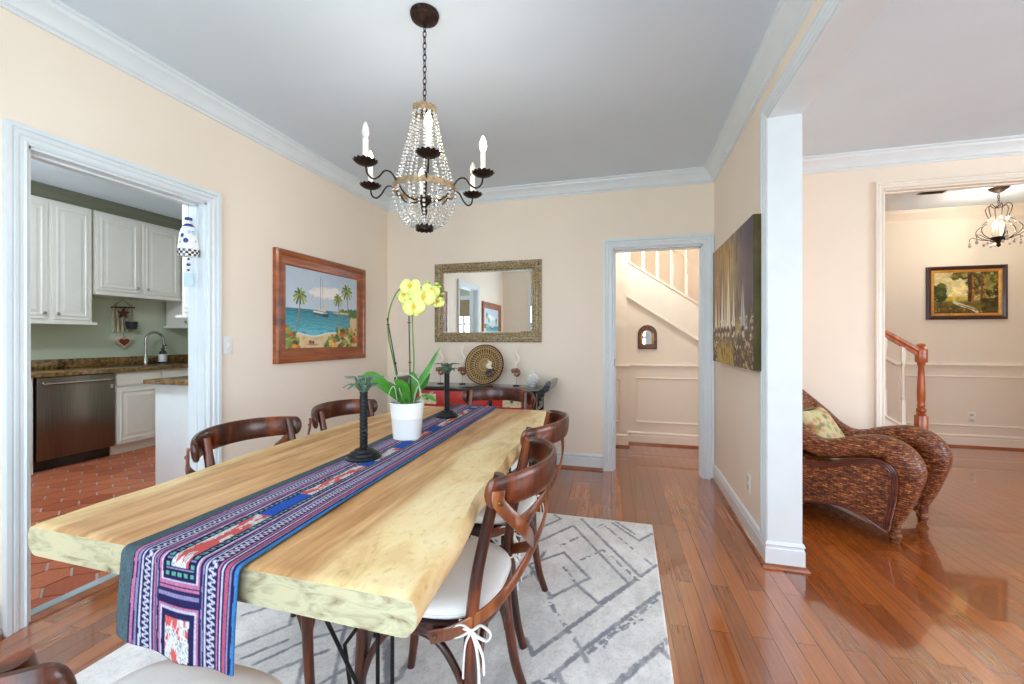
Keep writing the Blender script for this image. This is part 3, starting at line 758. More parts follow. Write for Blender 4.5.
# ------------------------------------------------------------------ dining table
TZ, TT = .79, .068
RE = [(-.3455, .625), (-.355, .70), (-.361, .79), (-.366, .87), (-.384, .985), (-.405, 1.10), (-.403, 1.20), (-.413, 1.39), (-.432, 1.52), (-.425, 1.8), (-.415, 2.05), (-.44, 2.3), (-.475, 2.485)]
LE = [(-1.32, .64), (-1.335, .78), (-1.33, .92), (-1.352, 1.1), (-1.362, 1.25), (-1.372, 1.6), (-1.37, 1.95), (-1.34, 2.18), (-1.30, 2.36), (-1.25, 2.45)]
def table():
    t = thing('dining_table', 'live-edge pale wood slab dining table on black metal rod legs', 'dining table', (-.86, 1.55, 0))
    ny, nx = 150, 90
    re = np.array(RE); le = np.array(LE)
    V = np.linspace(0, 1, ny)
    def edge(E, v): 
        y = E[0, 1]+(E[-1, 1]-E[0, 1])*v; return np.interp(y, E[:, 1], E[:, 0]), y
    rx, ry = edge(re, V); lx, ly = edge(le, V)
    k = np.array([1, 2, 3, 2, 1.])/9; sm = lambda a: np.convolve(np.pad(a, 2, mode='edge'), k, 'valid')
    for _ in range(3): rx, lx = sm(rx), sm(lx)
    U = np.linspace(0, 1, nx)
    r = .010
    prof = []   # (u, outward, z): closed section, top then bottom
    for u in U: prof.append((u, 0, 0))
    side = [(.004, -.004), (.010, -.012), (.014, -.03), (.010, -.050), (-.002, -.064), (-.012, -TT)]
    for o_, z in side: prof.append((1, o_, z))
    for u in U[::-6]: prof.append((u, -.012 if u in (0, 1) else 0, -TT))
    for o_, z in side[::-1]: prof.append((0, -o_, z))
    R = []; C = []
    for j in range(ny):
        ring = []; cc = []
        for (u, o_, z) in prof:
            x = lx[j]+(rx[j]-lx[j])*u + o_; y = ly[j]+(ry[j]-ly[j])*u
            dR = rx[j]-x; dL = x-lx[j]
            e = 0.; zz = z
            if j in (0, ny-1) and z > -.003: zz = z-.004
            ring.append((x+.86, y-1.55, zz+TZ))
            # sapwood: wavy bands along both live edges
            wr = .20-.045*(y-.6)+.022*math.sin(y*4.2+.6)+.012*math.sin(y*9.7)+.03*(fbm(np.array(y*.5), np.array(.3), 9, 4)-.5)
            wl = .05+.02*math.sin(y*3.1)
            s = 1/(1+math.exp(max(-30, min(30, (dR-wr)*90))))+1/(1+math.exp(max(-30, min(30, (dL-wl)*90))))
            cc.append(min(1, s))
        R.append(ring); C.append(cc)
    me = bpy.data.meshes.new('tabletop'); n = len(prof)
    Vv = [p for r_ in R for p in r_]; F = []
    for j in range(ny-1):
        for i in range(n):
            a, b_ = j*n+i, j*n+(i+1) % n; F.append((a, b_, b_+n, a+n))
    # end caps: stitched strips between the top and the bottom
    nb = len(Vv)
    for j, rev in ((0, False), (ny-1, True)): 
        f = [j*n+i for i in range(n)]; F.append(f if rev else f[::-1])
    me.from_pydata(Vv, [], F); me.update()
    at = me.color_attributes.new('Col', 'FLOAT_COLOR', 'POINT'); c4 = np.ones((len(Vv), 4), np.float32)
    c4[:, 0] = c4[:, 1] = c4[:, 2] = np.array(C).ravel(); at.data.foreach_set('color', c4.ravel())
    m = NT('spalted slab wood'); a = m.new('ShaderNodeAttribute'); a.attribute_name = 'Col'
    v = m.coord((9, .9, 9)); n1 = m.noise(v, 2.0, 6, .6, .8)
    v2 = m.coord((34, 2.2, 34)); n2 = m.noise(v2, 2.2, 5, .65)
    v3 = m.coord((4, 1.2, 4)); n3 = m.noise(v3, 2.6, 4, .6, 1.)
    heart = m.ramp(n1, [(.28, (160, 112, 66)), (.48, (198, 150, 98)), (.7, (224, 184, 134))])
    heart = m.mix(.4, heart, m.ramp(n2, [(.25, (140, 108, 80)), (.5, (255, 250, 244))]), 'MULTIPLY')
    heart = m.mix(.35, heart, m.ramp(n3, [(.3, (170, 136, 104)), (.48, (255, 250, 240))]), 'MULTIPLY')
    sap = m.ramp(n3, [(.3, (210, 170, 112)), (.5, (236, 208, 154)), (.7, (244, 226, 184))])
    sp = m.noise(m.coord((14, 8, 14)), 5, 5, .7); sap = m.mix(.45, sap, m.ramp(sp, [(.30, (196, 160, 112)), (.45, (255, 252, 246))]), 'MULTIPLY')
    c = m.mix(a.outputs['Color'], heart, sap)
    # end grain is greyer and greener, with smoky stains
    g = m.new('ShaderNodeNewGeometry'); sx = m.new('ShaderNodeSeparateXYZ'); m.l(g.outputs['True Normal'], sx.inputs[0])
    ab = m.new('ShaderNodeMath', operation='ABSOLUTE'); m.l(sx.outputs[1], ab.inputs[0]); gt = m.new('ShaderNodeMath', operation='GREATER_THAN'); gt.inputs[1].default_value = .8; m.l(ab.outputs[0], gt.inputs[0])
    eg = m.ramp(m.noise(m.coord((5, 5, 16)), 2.4, 6, .65, 1.2), [(.30, (104, 84, 58)), (.40, (152, 142, 112)), (.55, (176, 168, 136)), (.8, (186, 162, 118))])
    c = m.mix(gt.outputs[0], c, eg)
    m.base(c); m.set(Roughness=.42); m.b.inputs['Specular IOR Level'].default_value = .4; m.bump(n2, .06, .002)
    obj('tabletop', me, m.m, t, angle=40)
    def leg(yy, s):
        for cx in (-.385, .238):
            b = B()
            for q in (-1, 1): tube(b, [(cx+q*.022, yy, TZ-TT-.004), (cx+q*.022, yy, .016)], .0055, 8)
            tube(b, [(cx-.03, yy, .016), (cx+.03, yy, .016)], .0055, 8); box(b, cx-.06, cx+.06, yy-.03, yy+.03, TZ-TT-.005, TZ-TT)
            obj('leg', b, M['blkmetal'], t)
        b = B(); tube(b, [(-.125, yy, TZ-TT-.002), (.32, yy, .016)], .0055, 8); tube(b, [(.36, yy+.012, TZ-TT-.002), (.104, yy+.012, .37), (.16, yy+.012, .016)], .0055, 8)
        obj('cross_brace', b, M['blkmetal'], t)
    leg(-.56, 1); leg(.60, -1)
    return t
table()

# table runner, draped over the near end
def runner():
    ly = [(.60, -.990), (.70, -.985), (1.32, -.985), (1.9, -1.02), (2.51, -1.065)]; ry_ = [(.60, -.690), (.95, -.713), (1.25, -.725), (1.9, -.75), (2.51, -.775)]
    L0 = 2.50; yn = .627; R = .012; drop = .165
    flat = L0-yn; arc = R*PI/2; tot = flat+arc+drop
    ny, nx = 900, 140
    s = np.linspace(0, tot, ny); u = np.linspace(0, 1, nx); Uu, Ss = np.meshgrid(u, s)
    yy = np.where(Ss < flat, L0-Ss, yn-R*np.sin(np.clip((Ss-flat)/R, 0, PI/2)))
    zz = np.where(Ss < flat, TZ+.0045, TZ+.0045-R*(1-np.cos(np.clip((Ss-flat)/R, 0, PI/2)))); zz = np.where(Ss > flat+arc, TZ+.0045-R-(Ss-flat-arc), zz)
    yy = np.where(Ss > flat+arc, yn-R-.006*np.sin((Ss-flat-arc)*9)*1.5-.004*np.sin(Uu*14)*(Ss-flat-arc)/drop, yy)
    zz = zz+np.where(Ss > flat+arc, 0.018*(.5-Uu)*(Ss-flat-arc)/drop+.012*np.sin(Uu*PI)*(Ss-flat-arc)/drop*-1, 0)
    yk = np.clip(yy, .6, 2.51)
    lx = np.interp(yk, *zip(*ly)); rx = np.interp(yk, *zip(*ry_))
    xx = lx+(rx-lx)*Uu
    xx = xx+np.where(Ss > flat+arc, (Ss-flat-arc)*.06*(Uu*.0+.2), 0)
    # pattern: u across (0 left grey border), d = distance from the near end of the cloth
    d = tot-Ss; C = np.zeros(Uu.shape+(3,)); navy = np.array((44, 38, 84.)); C[:] = navy
    wob = (fbm(Uu*.3, Ss, 24, 5)-.5)*.016
    q = Uu+wob*.5
    def band(a, b, c, m=None):
        w = (q >= a) & (q < b)
        if m is not None: w &= m
        C[w] = c
    pink, lil, wht, red, blue, dk, grn = (198, 120, 156), (150, 140, 182), (206, 204, 222), (190, 92, 120), (44, 92, 190), (28, 26, 62), (104, 172, 160)
    def zig(a, b, per, c=wht, w=.3):
        t_ = (q-a)/(b-a); z_ = np.abs(((Ss/per) % 1)*2-1); mm = (q >= a) & (q < b) & ((np.abs(t_-z_) < w)); C[mm] = c
    band(0, .12, (84, 102, 108)); C[(q < .12)] *= (1+.25*(fbm(Uu*3, Ss*2, 30, 9)-.5))[..., None][(q < .12)]
    band(.13, .155, pink); band(.165, .185, lil); band(.20, .215, wht); zig(.225, .275, .012); band(.285, .30, wht); band(.31, .325, pink); band(.335, .345, lil)
    band(.875, .89, wht); band(.845, .86, pink); zig(.765, .83, .012); band(.745, .757, wht); band(.72, .733, lil); band(.905, .93, red); band(.94, .955, lil); band(.978, 1.1, (64, 132, 196))
    # central panels
    c0 = .53; hw = np.abs(q-c0)
    panels = [(.0, .095, 1), (.13, tot-.02, 0)]
    for a, b_, k in panels:
        ins = (d > a) & (d < b_)
        e = np.minimum(hw*.31, 1e9)
        de = np.minimum(.17*.31-hw*.31 + 0*d, np.minimum(d-a+(.03 if k == 1 else 0), b_-d))   # distance inwards from the panel border
        w_ = ins & (hw < .17)
        bandm = lambda l, h, c: C.__setitem__(w_ & (de >= l) & (de < h), c)
        bandm(0, .005, pink); bandm(.005, .009, wht); bandm(.009, .013, (40, 34, 86))
        if k == 0:
            bandm(.013, .031, dk)
            m2 = w_ & (de >= .016) & (de < .029); st = (((Ss/.016) % 1 < .45) | (np.abs(hw) > .3)) & ((q*.31/.016) % 1 < .6) & ((de-.0145)/.015 % 1 < .7)
            C[m2 & st] = grn; C[m2 & ((Ss/.016) % 1 > .62) & ((Ss/.016) % 1 < .8)] = (150, 140, 190)
            inner = w_ & (de >= .031)
        else: bandm(.013, .021, navy); inner = w_ & (de >= .021)
        seg = np.interp(d, [0, .37, .3701, .51, .5101, .77, .7701, .83, .8301, 1.0, 1.001, 1.12, 1.121, 1.30, 1.301, 1.42, 1.421, 1.9, 1.901, 1.98, 1.981, tot], [0, 0, 1, 1, 0, 0, 1, 1, 0, 0, 1, 1, 0, 0, 1, 1, 0, 0, 1, 1, 0, 0]) > .5
        f1 = fbm(q*1.2+3, d*1.7, 16, 15)
        C[inner] = (222, 100, 98); C[inner & (f1 > .52)] = (232, 226, 222); C[inner & (f1 > .60) & (f1 < .63)] = (150, 170, 176)
        C[inner & seg] = blue
    gap = (d > .095) & (d < .13) & (hw < .17); C[gap] = navy; C[gap & (np.abs(d-.1125) < .004)] = lil; C[gap & (np.abs(d-.125) < .002)] = pink
    C = C*.86*(1+.22*(RNG.rand(*Uu.shape)-.5))[..., None]
    pts = np.stack([xx, yy, zz], -1)
    o = obj('table_runner', grid_mesh('table_runner', pts, nx, ny, C), attr_mat('embroidered cloth', .9, .5, 900, spec=.1), smooth=True, angle=180)
    md = o.modifiers.new('thickness', 'SOLIDIFY'); md.thickness = .003; md.offset = -1 
    tag(o, 'navy, pink and coral embroidered runner draped down the dining table', 'table runner')
    b = B()   # stray threads
runner()

# ------------------------------------------------------------------ cross-back chairs
def chair():
    t = thing('dining_chair', 'x', 'chair')
    W_ = M['chairwood']
    for sx in (-1, 1):
        P = spline([(sx*.195, -.215, 0), (sx*.188, -.185, .10), (sx*.183, -.160, .28), (sx*.183, -.158, .42), (sx*.184, -.175, .58), (sx*.187, -.210, .74), (sx*.186, -.238, .860)], 6)
        b = B(); tube(b, P, [.015, .0165, .018, .018, .0165, .0155, .014], 14); obj('rear_leg', b, W_, t)
        P = spline([(sx*.180, .205, 0), (sx*.176, .188, .12), (sx*.172, .175, .30), (sx*.172, .170, .425)], 6)
        b = B(); tube(b, P, [.0135, .016, .018, .018], 14); obj('front_leg', b, W_, t)
    # top rail: broad steamed band bowing backwards
    n = 40; rings = []
    for i in range(n+1):
        a = math.sin((i/n*2-1)*PI/2); th = a*1.02
        x = .240*math.sin(th)/math.sin(1.02); y = -.215-.13*(math.cos(th)-math.cos(1.02))/(1-math.cos(1.02))
        T = Vector((math.cos(th)*.252/math.sin(1.02), .13*math.sin(th)/(1-math.cos(1.02)), 0)).normalized(); Nn = Vector((T.y, -T.x, 0))
        e = min(1, (1-abs(a))/.085+.0); e = math.sqrt(max(.0, 1-(1-e)**2)) if e < 1 else 1
        hh = (.043-.005*abs(a)**3)*max(.12, e); ww = .0125*max(.2, e); zc = .832-.010*abs(a)**2; tip = .10
        ring = []
        for k in range(14):
            q = 2*PI*k/14; cx, cz = math.copysign(abs(math.cos(q))**.75, math.cos(q)), math.copysign(abs(math.sin(q))**.8, math.sin(q))
            lean = cz*hh*tip
            ring.append(tuple(Vector((x, y, zc))+Nn*(cx*ww+lean)+Vector((0, 0, cz*hh))))
        rings.append(ring)
    b = B(); loft(b, rings); obj('top_rail', b, W_, t)
    # crossing straps
    for sx in (-1, 1):
        P = spline([(sx*.237, -.250, .835), (sx*.236, -.254, .80), (sx*.19, -.300, .73), (sx*.07, -.305-.006*sx, .645), (-sx*.06, -.275, .565), (-sx*.16, -.215, .50), (-sx*.212, -.130, .455), (-sx*.224, -.06, .432)], 7)
        b = B(); rings = []
        for i, p in enumerate(P):
            a = P[max(0, i-1)]; c = P[min(len(P)-1, i+1)]; T = (c-a).normalized(); f = i/(len(P)-1)
            out = Vector((-sx*(2*f-1)**.8, -1+.95*(2*f-1), 0)) if f > .5 else Vector((sx*.9*(1-2*f)**.7, -1+.45*(1-2*f), 0))
            out = (out-T*out.dot(T)).normalized(); S = T.cross(out); w = .0165; h = .0042
            rings.append([tuple(p+S*w*math.cos(q)**1+out*h*math.sin(q)) if False else tuple(p+S*x_*w+out*y_*h) for q, x_, y_ in ((0, -1, -.6), (0, -.8, -1), (0, .8, -1), (0, 1, -.6), (0, 1, .6), (0, .8, 1), (0, -.8, 1), (0, -1, .6))])
        loft(b, rings); s_ = obj('cross_strap', b, M['straplight'], t, angle=50)
        b = B(); lathe(b, [(.0065, 0), (.0065, .002), (.004, .0045), (0, .005)], 12); bolt = obj('bolt', b, M['brass'], s_); bolt.location = (sx*.240, -.256, .805); bolt.rotation_euler = (PI/2, 0, sx*1.05)
        b = B(); lathe(b, [(.0065, 0), (.0065, .002), (.004, .0045), (0, .005)], 12); bolt = obj('bolt', b, M['brass'], s_); bolt.location = (-sx*.228, -.075, .438); bolt.rotation_euler = (0, -sx*PI/2, 0)
    # seat frame ring and cane
    def sq(r, z, n=40, pw=3.2, ry=1.):
        out = []
        for k in range(n):
            q = 2*PI*k/n; c, s = math.cos(q), math.sin(q)
            x = math.copysign(abs(c)**(2/pw), c)*r; y = math.copysign(abs(s)**(2/pw), s)*r*ry
            out.append((x*(1+.05*(y/r)), y+.005, z))
        return out
    b = B(); loft(b, [sq(.165, .43), sq(.208, .424), sq(.212, .435), sq(.208, .452), sq(.19, .456), sq(.165, .45), sq(.165, .43)], cap=False); obj('seat_frame', b, W_, t)
    b = B(); loft(b, [sq(.17, .441), sq(.17, .446)]); obj('cane_seat', b, M['cane'], t)
    # arched braces
    for A_, C_, dn in (((-.183, -.16), (-.174, .18), 0), ((.183, -.16), (.174, .18), 0), ((-.174, .18), (.174, .18), 0), ((-.183, -.165), (.183, -.165), 0)):
        a = Vector((*A_, 0)); c = Vector((*C_, 0)); P = []
        for q in (0, .03, .12, .28, .5, .72, .88, .97, 1):
            zz = .20+.212*(1-abs(2*q-1)**2.6)**.8
            P.append(a.lerp(c, q)+Vector((0, 0, zz)))
        b = B(); tube(b, spline(P, 5), .0105, 10); obj('arched_brace', b, W_, t)
    # tied cushion
    rings = [sq(.10, .4572), sq(.188, .4572), sq(.203, .464), sq(.207, .474), sq(.205, .484), sq(.196, .494), sq(.165, .501), sq(.11, .5045), sq(.05, .5055)]
    b = B(); loft(b, rings); cu = obj('cushion', b, M['cloth'], t, angle=60); cu['label'] = 'white tied seat cushion'
    b = B(); tube(b, [Vector(p) for p in sq(.2075, .474)], .0028, 6, closed=True); obj('piping', b, M['cloth'], cu)
    for sx in (-1, 1):
        b = B(); o = Vector((sx*.205, -.168, .455)); fl = dict(r=.0026, seg=6, flat=1.9)
        tube(b, spline([(sx*.185, -.13, .465), (sx*.205, -.145, .46), tuple(o)], 4), **fl)
        tube(b, [Vector((sx*.183+math.cos(q)*.0215, -.160+math.sin(q)*.0215, .455)) for q in np.linspace(0, 2*PI, 14)[:-1]], .0028, 6, closed=True)
        for dy, dz in ((-.055, .004), (.05, -.002)):
            tube(b, spline([o, o+Vector((.006*sx, dy*.5, .018+dz)), o+Vector((.010*sx, dy, .006+dz)), o+Vector((.008*sx, dy*.85, -.016+dz)), o+Vector((.004*sx, dy*.35, -.010)), o], 5), **fl)
        for dy, ln in ((-.022, .135), (.018, .12), (-.034, .10)):
            tube(b, spline([o, o+Vector((.008*sx, dy*.7, -.03)), o+Vector((.006*sx, dy, -.6*ln)), o+Vector((.008*sx, dy*1.1, -ln))], 5), **fl)
        ball(b, o, .006, 1); obj('tie', b, M['plate'], cu)
    return t
ch = chair(); ch.location = (-.56, 1.22, .01); ch.rotation_euler = (0, 0, PI/2+.02)
CG = 'cross-back chairs round the dining table'
ch['label'] = 'dark cross-back chair on the right side of the table, nearer the camera'; ch['group'] = CG
dup(ch, (-.60, 1.80, .01), PI/2-.03, 'dark cross-back chair on the right side of the table, nearer the hall doorway', CG)
dup(ch, (-1.19, 1.325, .01), -PI/2+.0, 'dark wooden cross-back chair on the left side of the table, beside the kitchen doorway', CG)
dup(ch, (-1.175, 1.88, .01), -PI/2-.03, 'dark wooden cross-back chair on the left side of the table, below the beach painting', CG)
dup(ch, (-.82, 2.405, .01), PI, 'dark cross-back chair at the far end of the table, before the red sideboard', CG)
dup(ch, (-.835, .53, .01), .03, 'dark wooden cross-back chair at the near end, white cushion under the hanging runner', CG)

# ------------------------------------------------------------------ pictures and mirror
def frame_bm(w, h, prof):
    b = B(); mould(b, [(-w/2, 0, -h/2), (w/2, 0, -h/2), (w/2, 0, h/2), (-w/2, 0, h/2)], (0, -1, 0), prof, True, 1); return b
WFP = [(a*1.28, q) for a, q in [(0, 0), (0, .030), (.010, .040), (.026, .040), (.036, .030), (.052, .027), (.062, .020), (.078, .017), (.086, .010), (.088, 0)]]
def seascape(loc, rz, label, p):
    t = thing('framed_painting', label, 'painting', loc, rz)
    obj('frame', frame_bm(1.075, .845, WFP), M['framewood'], t, angle=25)
    canvas('canvas', p, 1.075-.215, .845-.215, M['canvas'], t, y=-.009)
    return t
bp = beach()
seascape((XL, 3.008, 1.458), PI/2, 'brown wood framed beach painting with palms and a sailboat on the left wall', bp)
seascape((XL, .40, 1.458), PI/2, 'framed blue seascape on the left wall, seen only in the gold mirror', bp)
t = thing('canvas_painting', 'unframed canvas painting of tall white sails on the right partition wall', 'painting', (XR-.001, 3.16, 1.475), -PI/2)
canvas('painted_face', sails(), 1.13, .87, M['canvas'], t, y=-.0545)
b = B(); box(b, -.565, .565, -.054, -.012, -.435, .435, .003); obj('wrapped_edge', b, plain('olive canvas edge', (74, 66, 22), .7, var=.15), t)
b = B()
for x0, x1, z0, z1 in ((-.55, .55, -.42, -.39), (-.55, .55, .39, .42), (-.55, -.52, -.39, .39), (.52, .55, -.39, .39)): box(b, x0, x1, -.0125, 0, z0, z1)
obj('stretcher_bars', b, M['black'], t, smooth=False)
t = thing('framed_painting', 'small dark framed woodland landscape on the foyer wall', 'painting', (3.67, FY, 1.735), 0)
obj('frame', frame_bm(.72, .60, [(0, 0), (0, .03), (.012, .036), (.03, .03), (.042, .02), (.042, 0)]), plain('dark mahogany', (52, 20, 12), .3, var=.2, coat=.4), t, angle=25)
obj('inner_frame', frame_bm(.636, .516, [(0, 0), (0, .022), (.01, .024), (.028, .014), (.028, 0)]), plain('gilt slip', (206, 150, 72), .4, .4, var=.1), t, angle=25)
canvas('canvas', forest(), .59, .47, M['canvas'], t, y=-.010)
t = thing('wall_mirror', 'rectangular mirror in an antique gold frame hanging on the back wall', 'mirror', (-1.352, YB, 1.583), 0)
obj('frame', frame_bm(1.12, .80, [(0, 0), (0, .016), (.010, .022), (.022, .020), (.030, .030), (.050, .034), (.064, .026), (.072, .028), (.085, .014), (.098, .012), (.100, 0)]), M['goldframe'], t, angle=30)
b = B(); mould(b, [(-.475, -.0105, -.315), (.475, -.0105, -.315), (.475, -.0105, .315), (-.475, -.0105, .315)], (0, -1, 0), [(-.01, -.001), (0, .0), (.022, .0025), (.022, 0)], True, 1)
box(b, -.457, .457, -.0128, -.008, -.297, .297); obj('mirror_glass', b, M['mirror'], t, smooth=False)
# carved beads round the mirror frame
b = B()
for k in range(46):
    x = -.53+1.06*k/45
    for z in (-.371, .371): ball(b, (x, -.034, z), .010, 1, (1, .5, 1))
for k in range(31):
    z = -.371+.742*k/30
    for x in (-.531, .531): ball(b, (x, -.034, z), .010, 1, (1, .5, 1))
obj('carved_bead', b, M['goldframe'], t)

# ------------------------------------------------------------------ sideboard and what stands on it
SX0, SX1, SY, SZ = -2.06, -.74, 3.60, .77
t = thing('sideboard', 'black lacquer sideboard with red drawers and upturned ends below the mirror', 'sideboard', (-1.40, 3.78, 0))
b = B(); box(b, SX0+1.40, SX1+1.40, SY-3.78, .185, SZ-.028, SZ, .003)
for s, x in ((1, SX1), (-1, SX0)):
    P = [(0, 0), (.015, .004), (.035, .022), (.05, .05), (.066, .072), (.085, .080), (.102, .076), (.104, .060), (.094, .02), (.08, -.01), (.045, -.028), (0, -.028)]
    loft(b, [[(x+1.40+s*px, y, SZ+pz) for px, pz in P] for y in (SY-3.78, .185)])
obj('top', b, M['black'], t, angle=30)
for s, x in ((1, SX1), (-1, SX0)):
    b = B(); P = [(0, -.03), (.065, -.03), (.06, -.06), (.035, -.065), (.045, -.09), (.02, -.10), (.025, -.13), (0, -.16)]
    loft(b, [[(x+1.40+s*(px-.02), y, SZ+pz) for px, pz in P] for y in (-.17, -.15)]); obj('carved_bracket', b, M['black'], t, smooth=False)
b = B(); x0, x1 = SX0+1.43, SX1+1.37
box(b, x0, x1, -.165, .18, .74, SZ-.028); box(b, x0, x1, -.165, .18, .22, .25); box(b, x0, x1, .15, .18, .25, .74)
for x in (x0, x0+.40, x0+.82, x1-.03): box(b, x, x+.03, -.165, .18, .0 if x in (x0, x1-.03) else .25, .745)
box(b, x0, x1, -.165, .18, .555, .575)
obj('carcass', b, M['black'], t, smooth=False)
xs = [x0+.03, x0+.40, x0+.82, x1-.03]
cr = plain('painted cream panel', (206, 196, 160), .4, var=.12, scale=40); gr = plain('painted green leaf', (60, 100, 50), .5, var=.2)
for i in range(3):
    a, c = xs[i]+(.03 if i else 0), xs[i+1]
    b = B(); box(b, a+.004, c-.004, -.168, -.14, .58, .735, .003); dr = obj('drawer', b, M['red'], t)
    if i != 1:
        m = (a+c)/2; b = B(); box(b, m-.085, m+.085, -.171, -.167, .605, .70); pn = obj('painted_panel', b, cr, dr, smooth=False)
    b = B(); lathe(b, [(.012, 0), (.014, .004), (.006, .010), (.011, .018), (0, .021)], 12); kn = obj('knob', b, M['brass'], dr); kn.location = ((a+c)/2, -.168, .655); kn.rotation_euler = (PI/2, 0, 0)
    b = B(); box(b, a+.004, c-.004, -.166, -.145, .255, .55, .003); dd = obj('door', b, M['red'], t)
    b = B(); lathe(b, [(.012, 0), (.014, .004), (.006, .010), (.011, .018), (0, .021)], 12); kn = obj('knob', b, M['brass'], dd); kn.location = (c-.05, -.166, .42); kn.rotation_euler = (PI/2, 0, 0)

def basket():
    n, m = 64, 220
    r = np.linspace(0, 1, n); a = np.linspace(0, 2*PI, m); A_, R_ = np.meshgrid(a, r)
    rad = .193; X = R_*rad*np.cos(A_); Z = R_*rad*np.sin(A_); Y = -.035*(R_**3)+.004*np.sin(R_*110)*.5
    C = np.ones(X.shape+(3,))*np.array((214, 178, 124.))
    dk = np.array((62, 40, 26.)); k = lambda m_: C.__setitem__(m_, dk)
    tw = A_*0+R_*9
    for lo, hi, cnt, sl in ((.86, .93, 46, 5), (.66, .74, 34, -5), (.46, .54, 26, 6), (.76, .82, 40, 9), (.38, .43, 22, -8)):
        k((R_ > lo) & (R_ < hi) & ((((A_/(2*PI))*cnt+R_*sl) % 1) < .52))
    k((R_ > .56) & (R_ < .63) & ((((A_/(2*PI))*30+R_*4) % 1) < .35)); C[(R_ > .955)] = (84, 40, 26); C[(R_ < .3)] = (222, 188, 134); k((R_ > .20) & (R_ < .225) & (((A_*3) % 1) < .5))
    C *= (.86+.14*np.sin(R_*160))[..., None]
    me = grid_mesh('basket_plate', np.stack([X, Y, Z], -1), m, n, C, flip=True)
    return me
o = obj('basket_plate', basket(), attr_mat('woven basket', .8, .5, 200, spec=.2), smooth=True, angle=180)
md = o.modifiers.new('thickness', 'SOLIDIFY'); md.thickness = .010; md.offset = 0
o.location = (-1.335, 3.885, SZ+.192); o.rotation_euler = (-.20, 0, 0)
tag(o, 'round woven basket plate with dark spirals leaning on the wall behind the sideboard', 'basket')
SHELL = plain('banded shell', (120, 76, 44), .3, var=.4, scale=50, coat=.4)
def ftail():
    m = NT('pale translucent plume'); m.base((236, 226, 208)); m.set(Roughness=.4); return m.m
PLUME = ftail()
def figurine(x, y, s, label, dark=None, sc=1.):
    t = thing('shell_figurine', label, 'figurine', (x, y, SZ), 0, 'shell figurines on the sideboard')
    b = B(); lathe(b, [(.032, 0), (.032, .004), (.028, .007), (0, .008)], 20); obj('base', b, M['blkmetal'], t)
    b = B(); tube(b, [(0, 0, .007), (0, 0, .085)], .0028, 8); obj('rod', b, M['chrome'], t)
    P = []; R_ = []
    for i in range(40):
        a = i/39*2.6*PI; rr = .036*(1-i/39*.86); P.append((s*rr*math.cos(a+.5), 0, .118+rr*math.sin(a+.5))); R_.append(.017*(1-i/39*.8))
    P = [(s*.040, 0, .165), (s*.040, 0, .150)]+P; R_ = [.003, .010]+R_
    b = B(); tube(b, P, R_, 10, flat=1.2, up=(0, 1, 0)); obj('shell_body', b, dark or SHELL, t)
    b = B(); Q = [(-s*.004+.016*math.sin(k*.85)*s, 0, .155+.0175*k*sc) for k in range(14)]
    tube(b, spline(Q, 3), [.005, .017, .016, .012, .004], 8, flat=.3, up=(1, 0, 0)); obj('plume', b, PLUME, t)
    return t
figurine(-1.80, 3.86, -1, 'shell figurine with a wavy plume, leftmost on the sideboard')
figurine(-1.575, 3.89, -1, 'shell figurine with a curling plume just left of the basket plate')
figurine(-1.245, 3.75, 1, 'dark shell figurine standing in front of the basket plate', plain('dark shell', (60, 48, 44), .3, var=.3, scale=40, coat=.4), .4)
figurine(-1.015, 3.86, -1, 'shell figurine with a tall plume between the basket plate and the white jar')
t = thing('openwork_jar', 'round white openwork ceramic jar at the right end of the sideboard', 'jar', (-.85, 3.84, SZ))
b = B()
for k in range(9):
    a = PI*k/9; tube(b, [(math.cos(q)*.056*math.cos(a), math.cos(q)*.056*math.sin(a), .064+.052*math.sin(q)) for q in np.linspace(0, 2*PI, 26)[:-1]], .0055, 6, closed=True)
for z, r in ((.03, .046), (.064, .057), (.096, .046)): tube(b, [(r*math.cos(q), r*math.sin(q), z) for q in np.linspace(0, 2*PI, 26)[:-1]], .005, 6, closed=True)
lathe(b, [(.03, 0), (.034, .004), (.028, .014), (0, .016)], 18)
obj('body', b, M['white'], t)
b = B(); lathe(b, [(.03, .112), (.024, .122), (.012, .126), (.008, .132), (.014, .140), (.009, .149), (0, .151)], 18); obj('lid', b, M['white'], t)

# ------------------------------------------------------------------ orchid and candlesticks on the runner
RT = TZ+.006
def leafbm(b, P, w, up=(0, 0, 1), fold=.25, wprof=None):
    S_ = spline(P, 6); n = len(S_); rings = []
    for i, p in enumerate(S_):
        f = i/(n-1); T = (S_[min(n-1, i+1)]-S_[max(0, i-1)]).normalized(); U_ = Vector(up); U_ = (U_-T*U_.dot(T)).normalized(); S = T.cross(U_)
        ww = w*(math.sin(PI*min(1, max(.02, f*.93+.07)))**.65 if wprof is None else np.interp(f, np.linspace(0, 1, len(wprof)), wprof)) 
        ww = max(ww, .0012); h = .0016
        rings.append([tuple(p+S*a*ww+U_*(fold*abs(a)*ww+q*h)) for a, q in ((-1, 0), (-.5, 1), (0, 1), (.5, 1), (1, 0), (.5, -1), (0, -1), (-.5, -1))])
    loft(b, rings); return b
t = thing('potted_orchid', 'yellow-green orchid in a white ceramic pot in the middle of the table', 'potted plant', (-.905, 1.61, RT), YAW)
K = 1.79/420
def o2(u, v, y=0.): return ((u-407)*K, y, 1.22+(338.5-v)*K-RT)
def o3(u, v, y=0.): return o2(u, v-4, y)
b = B(); lathe(b, [(0, 0), (.054, 0), (.058, .004), (.066, .088), (.067, .090), (.0665, .094), (.0725, .150), (.073, .153), (.070, .155), (.067, .150), (.062, .10), (0, .10)], 40); obj('pot', b, M['white'], t, angle=25)
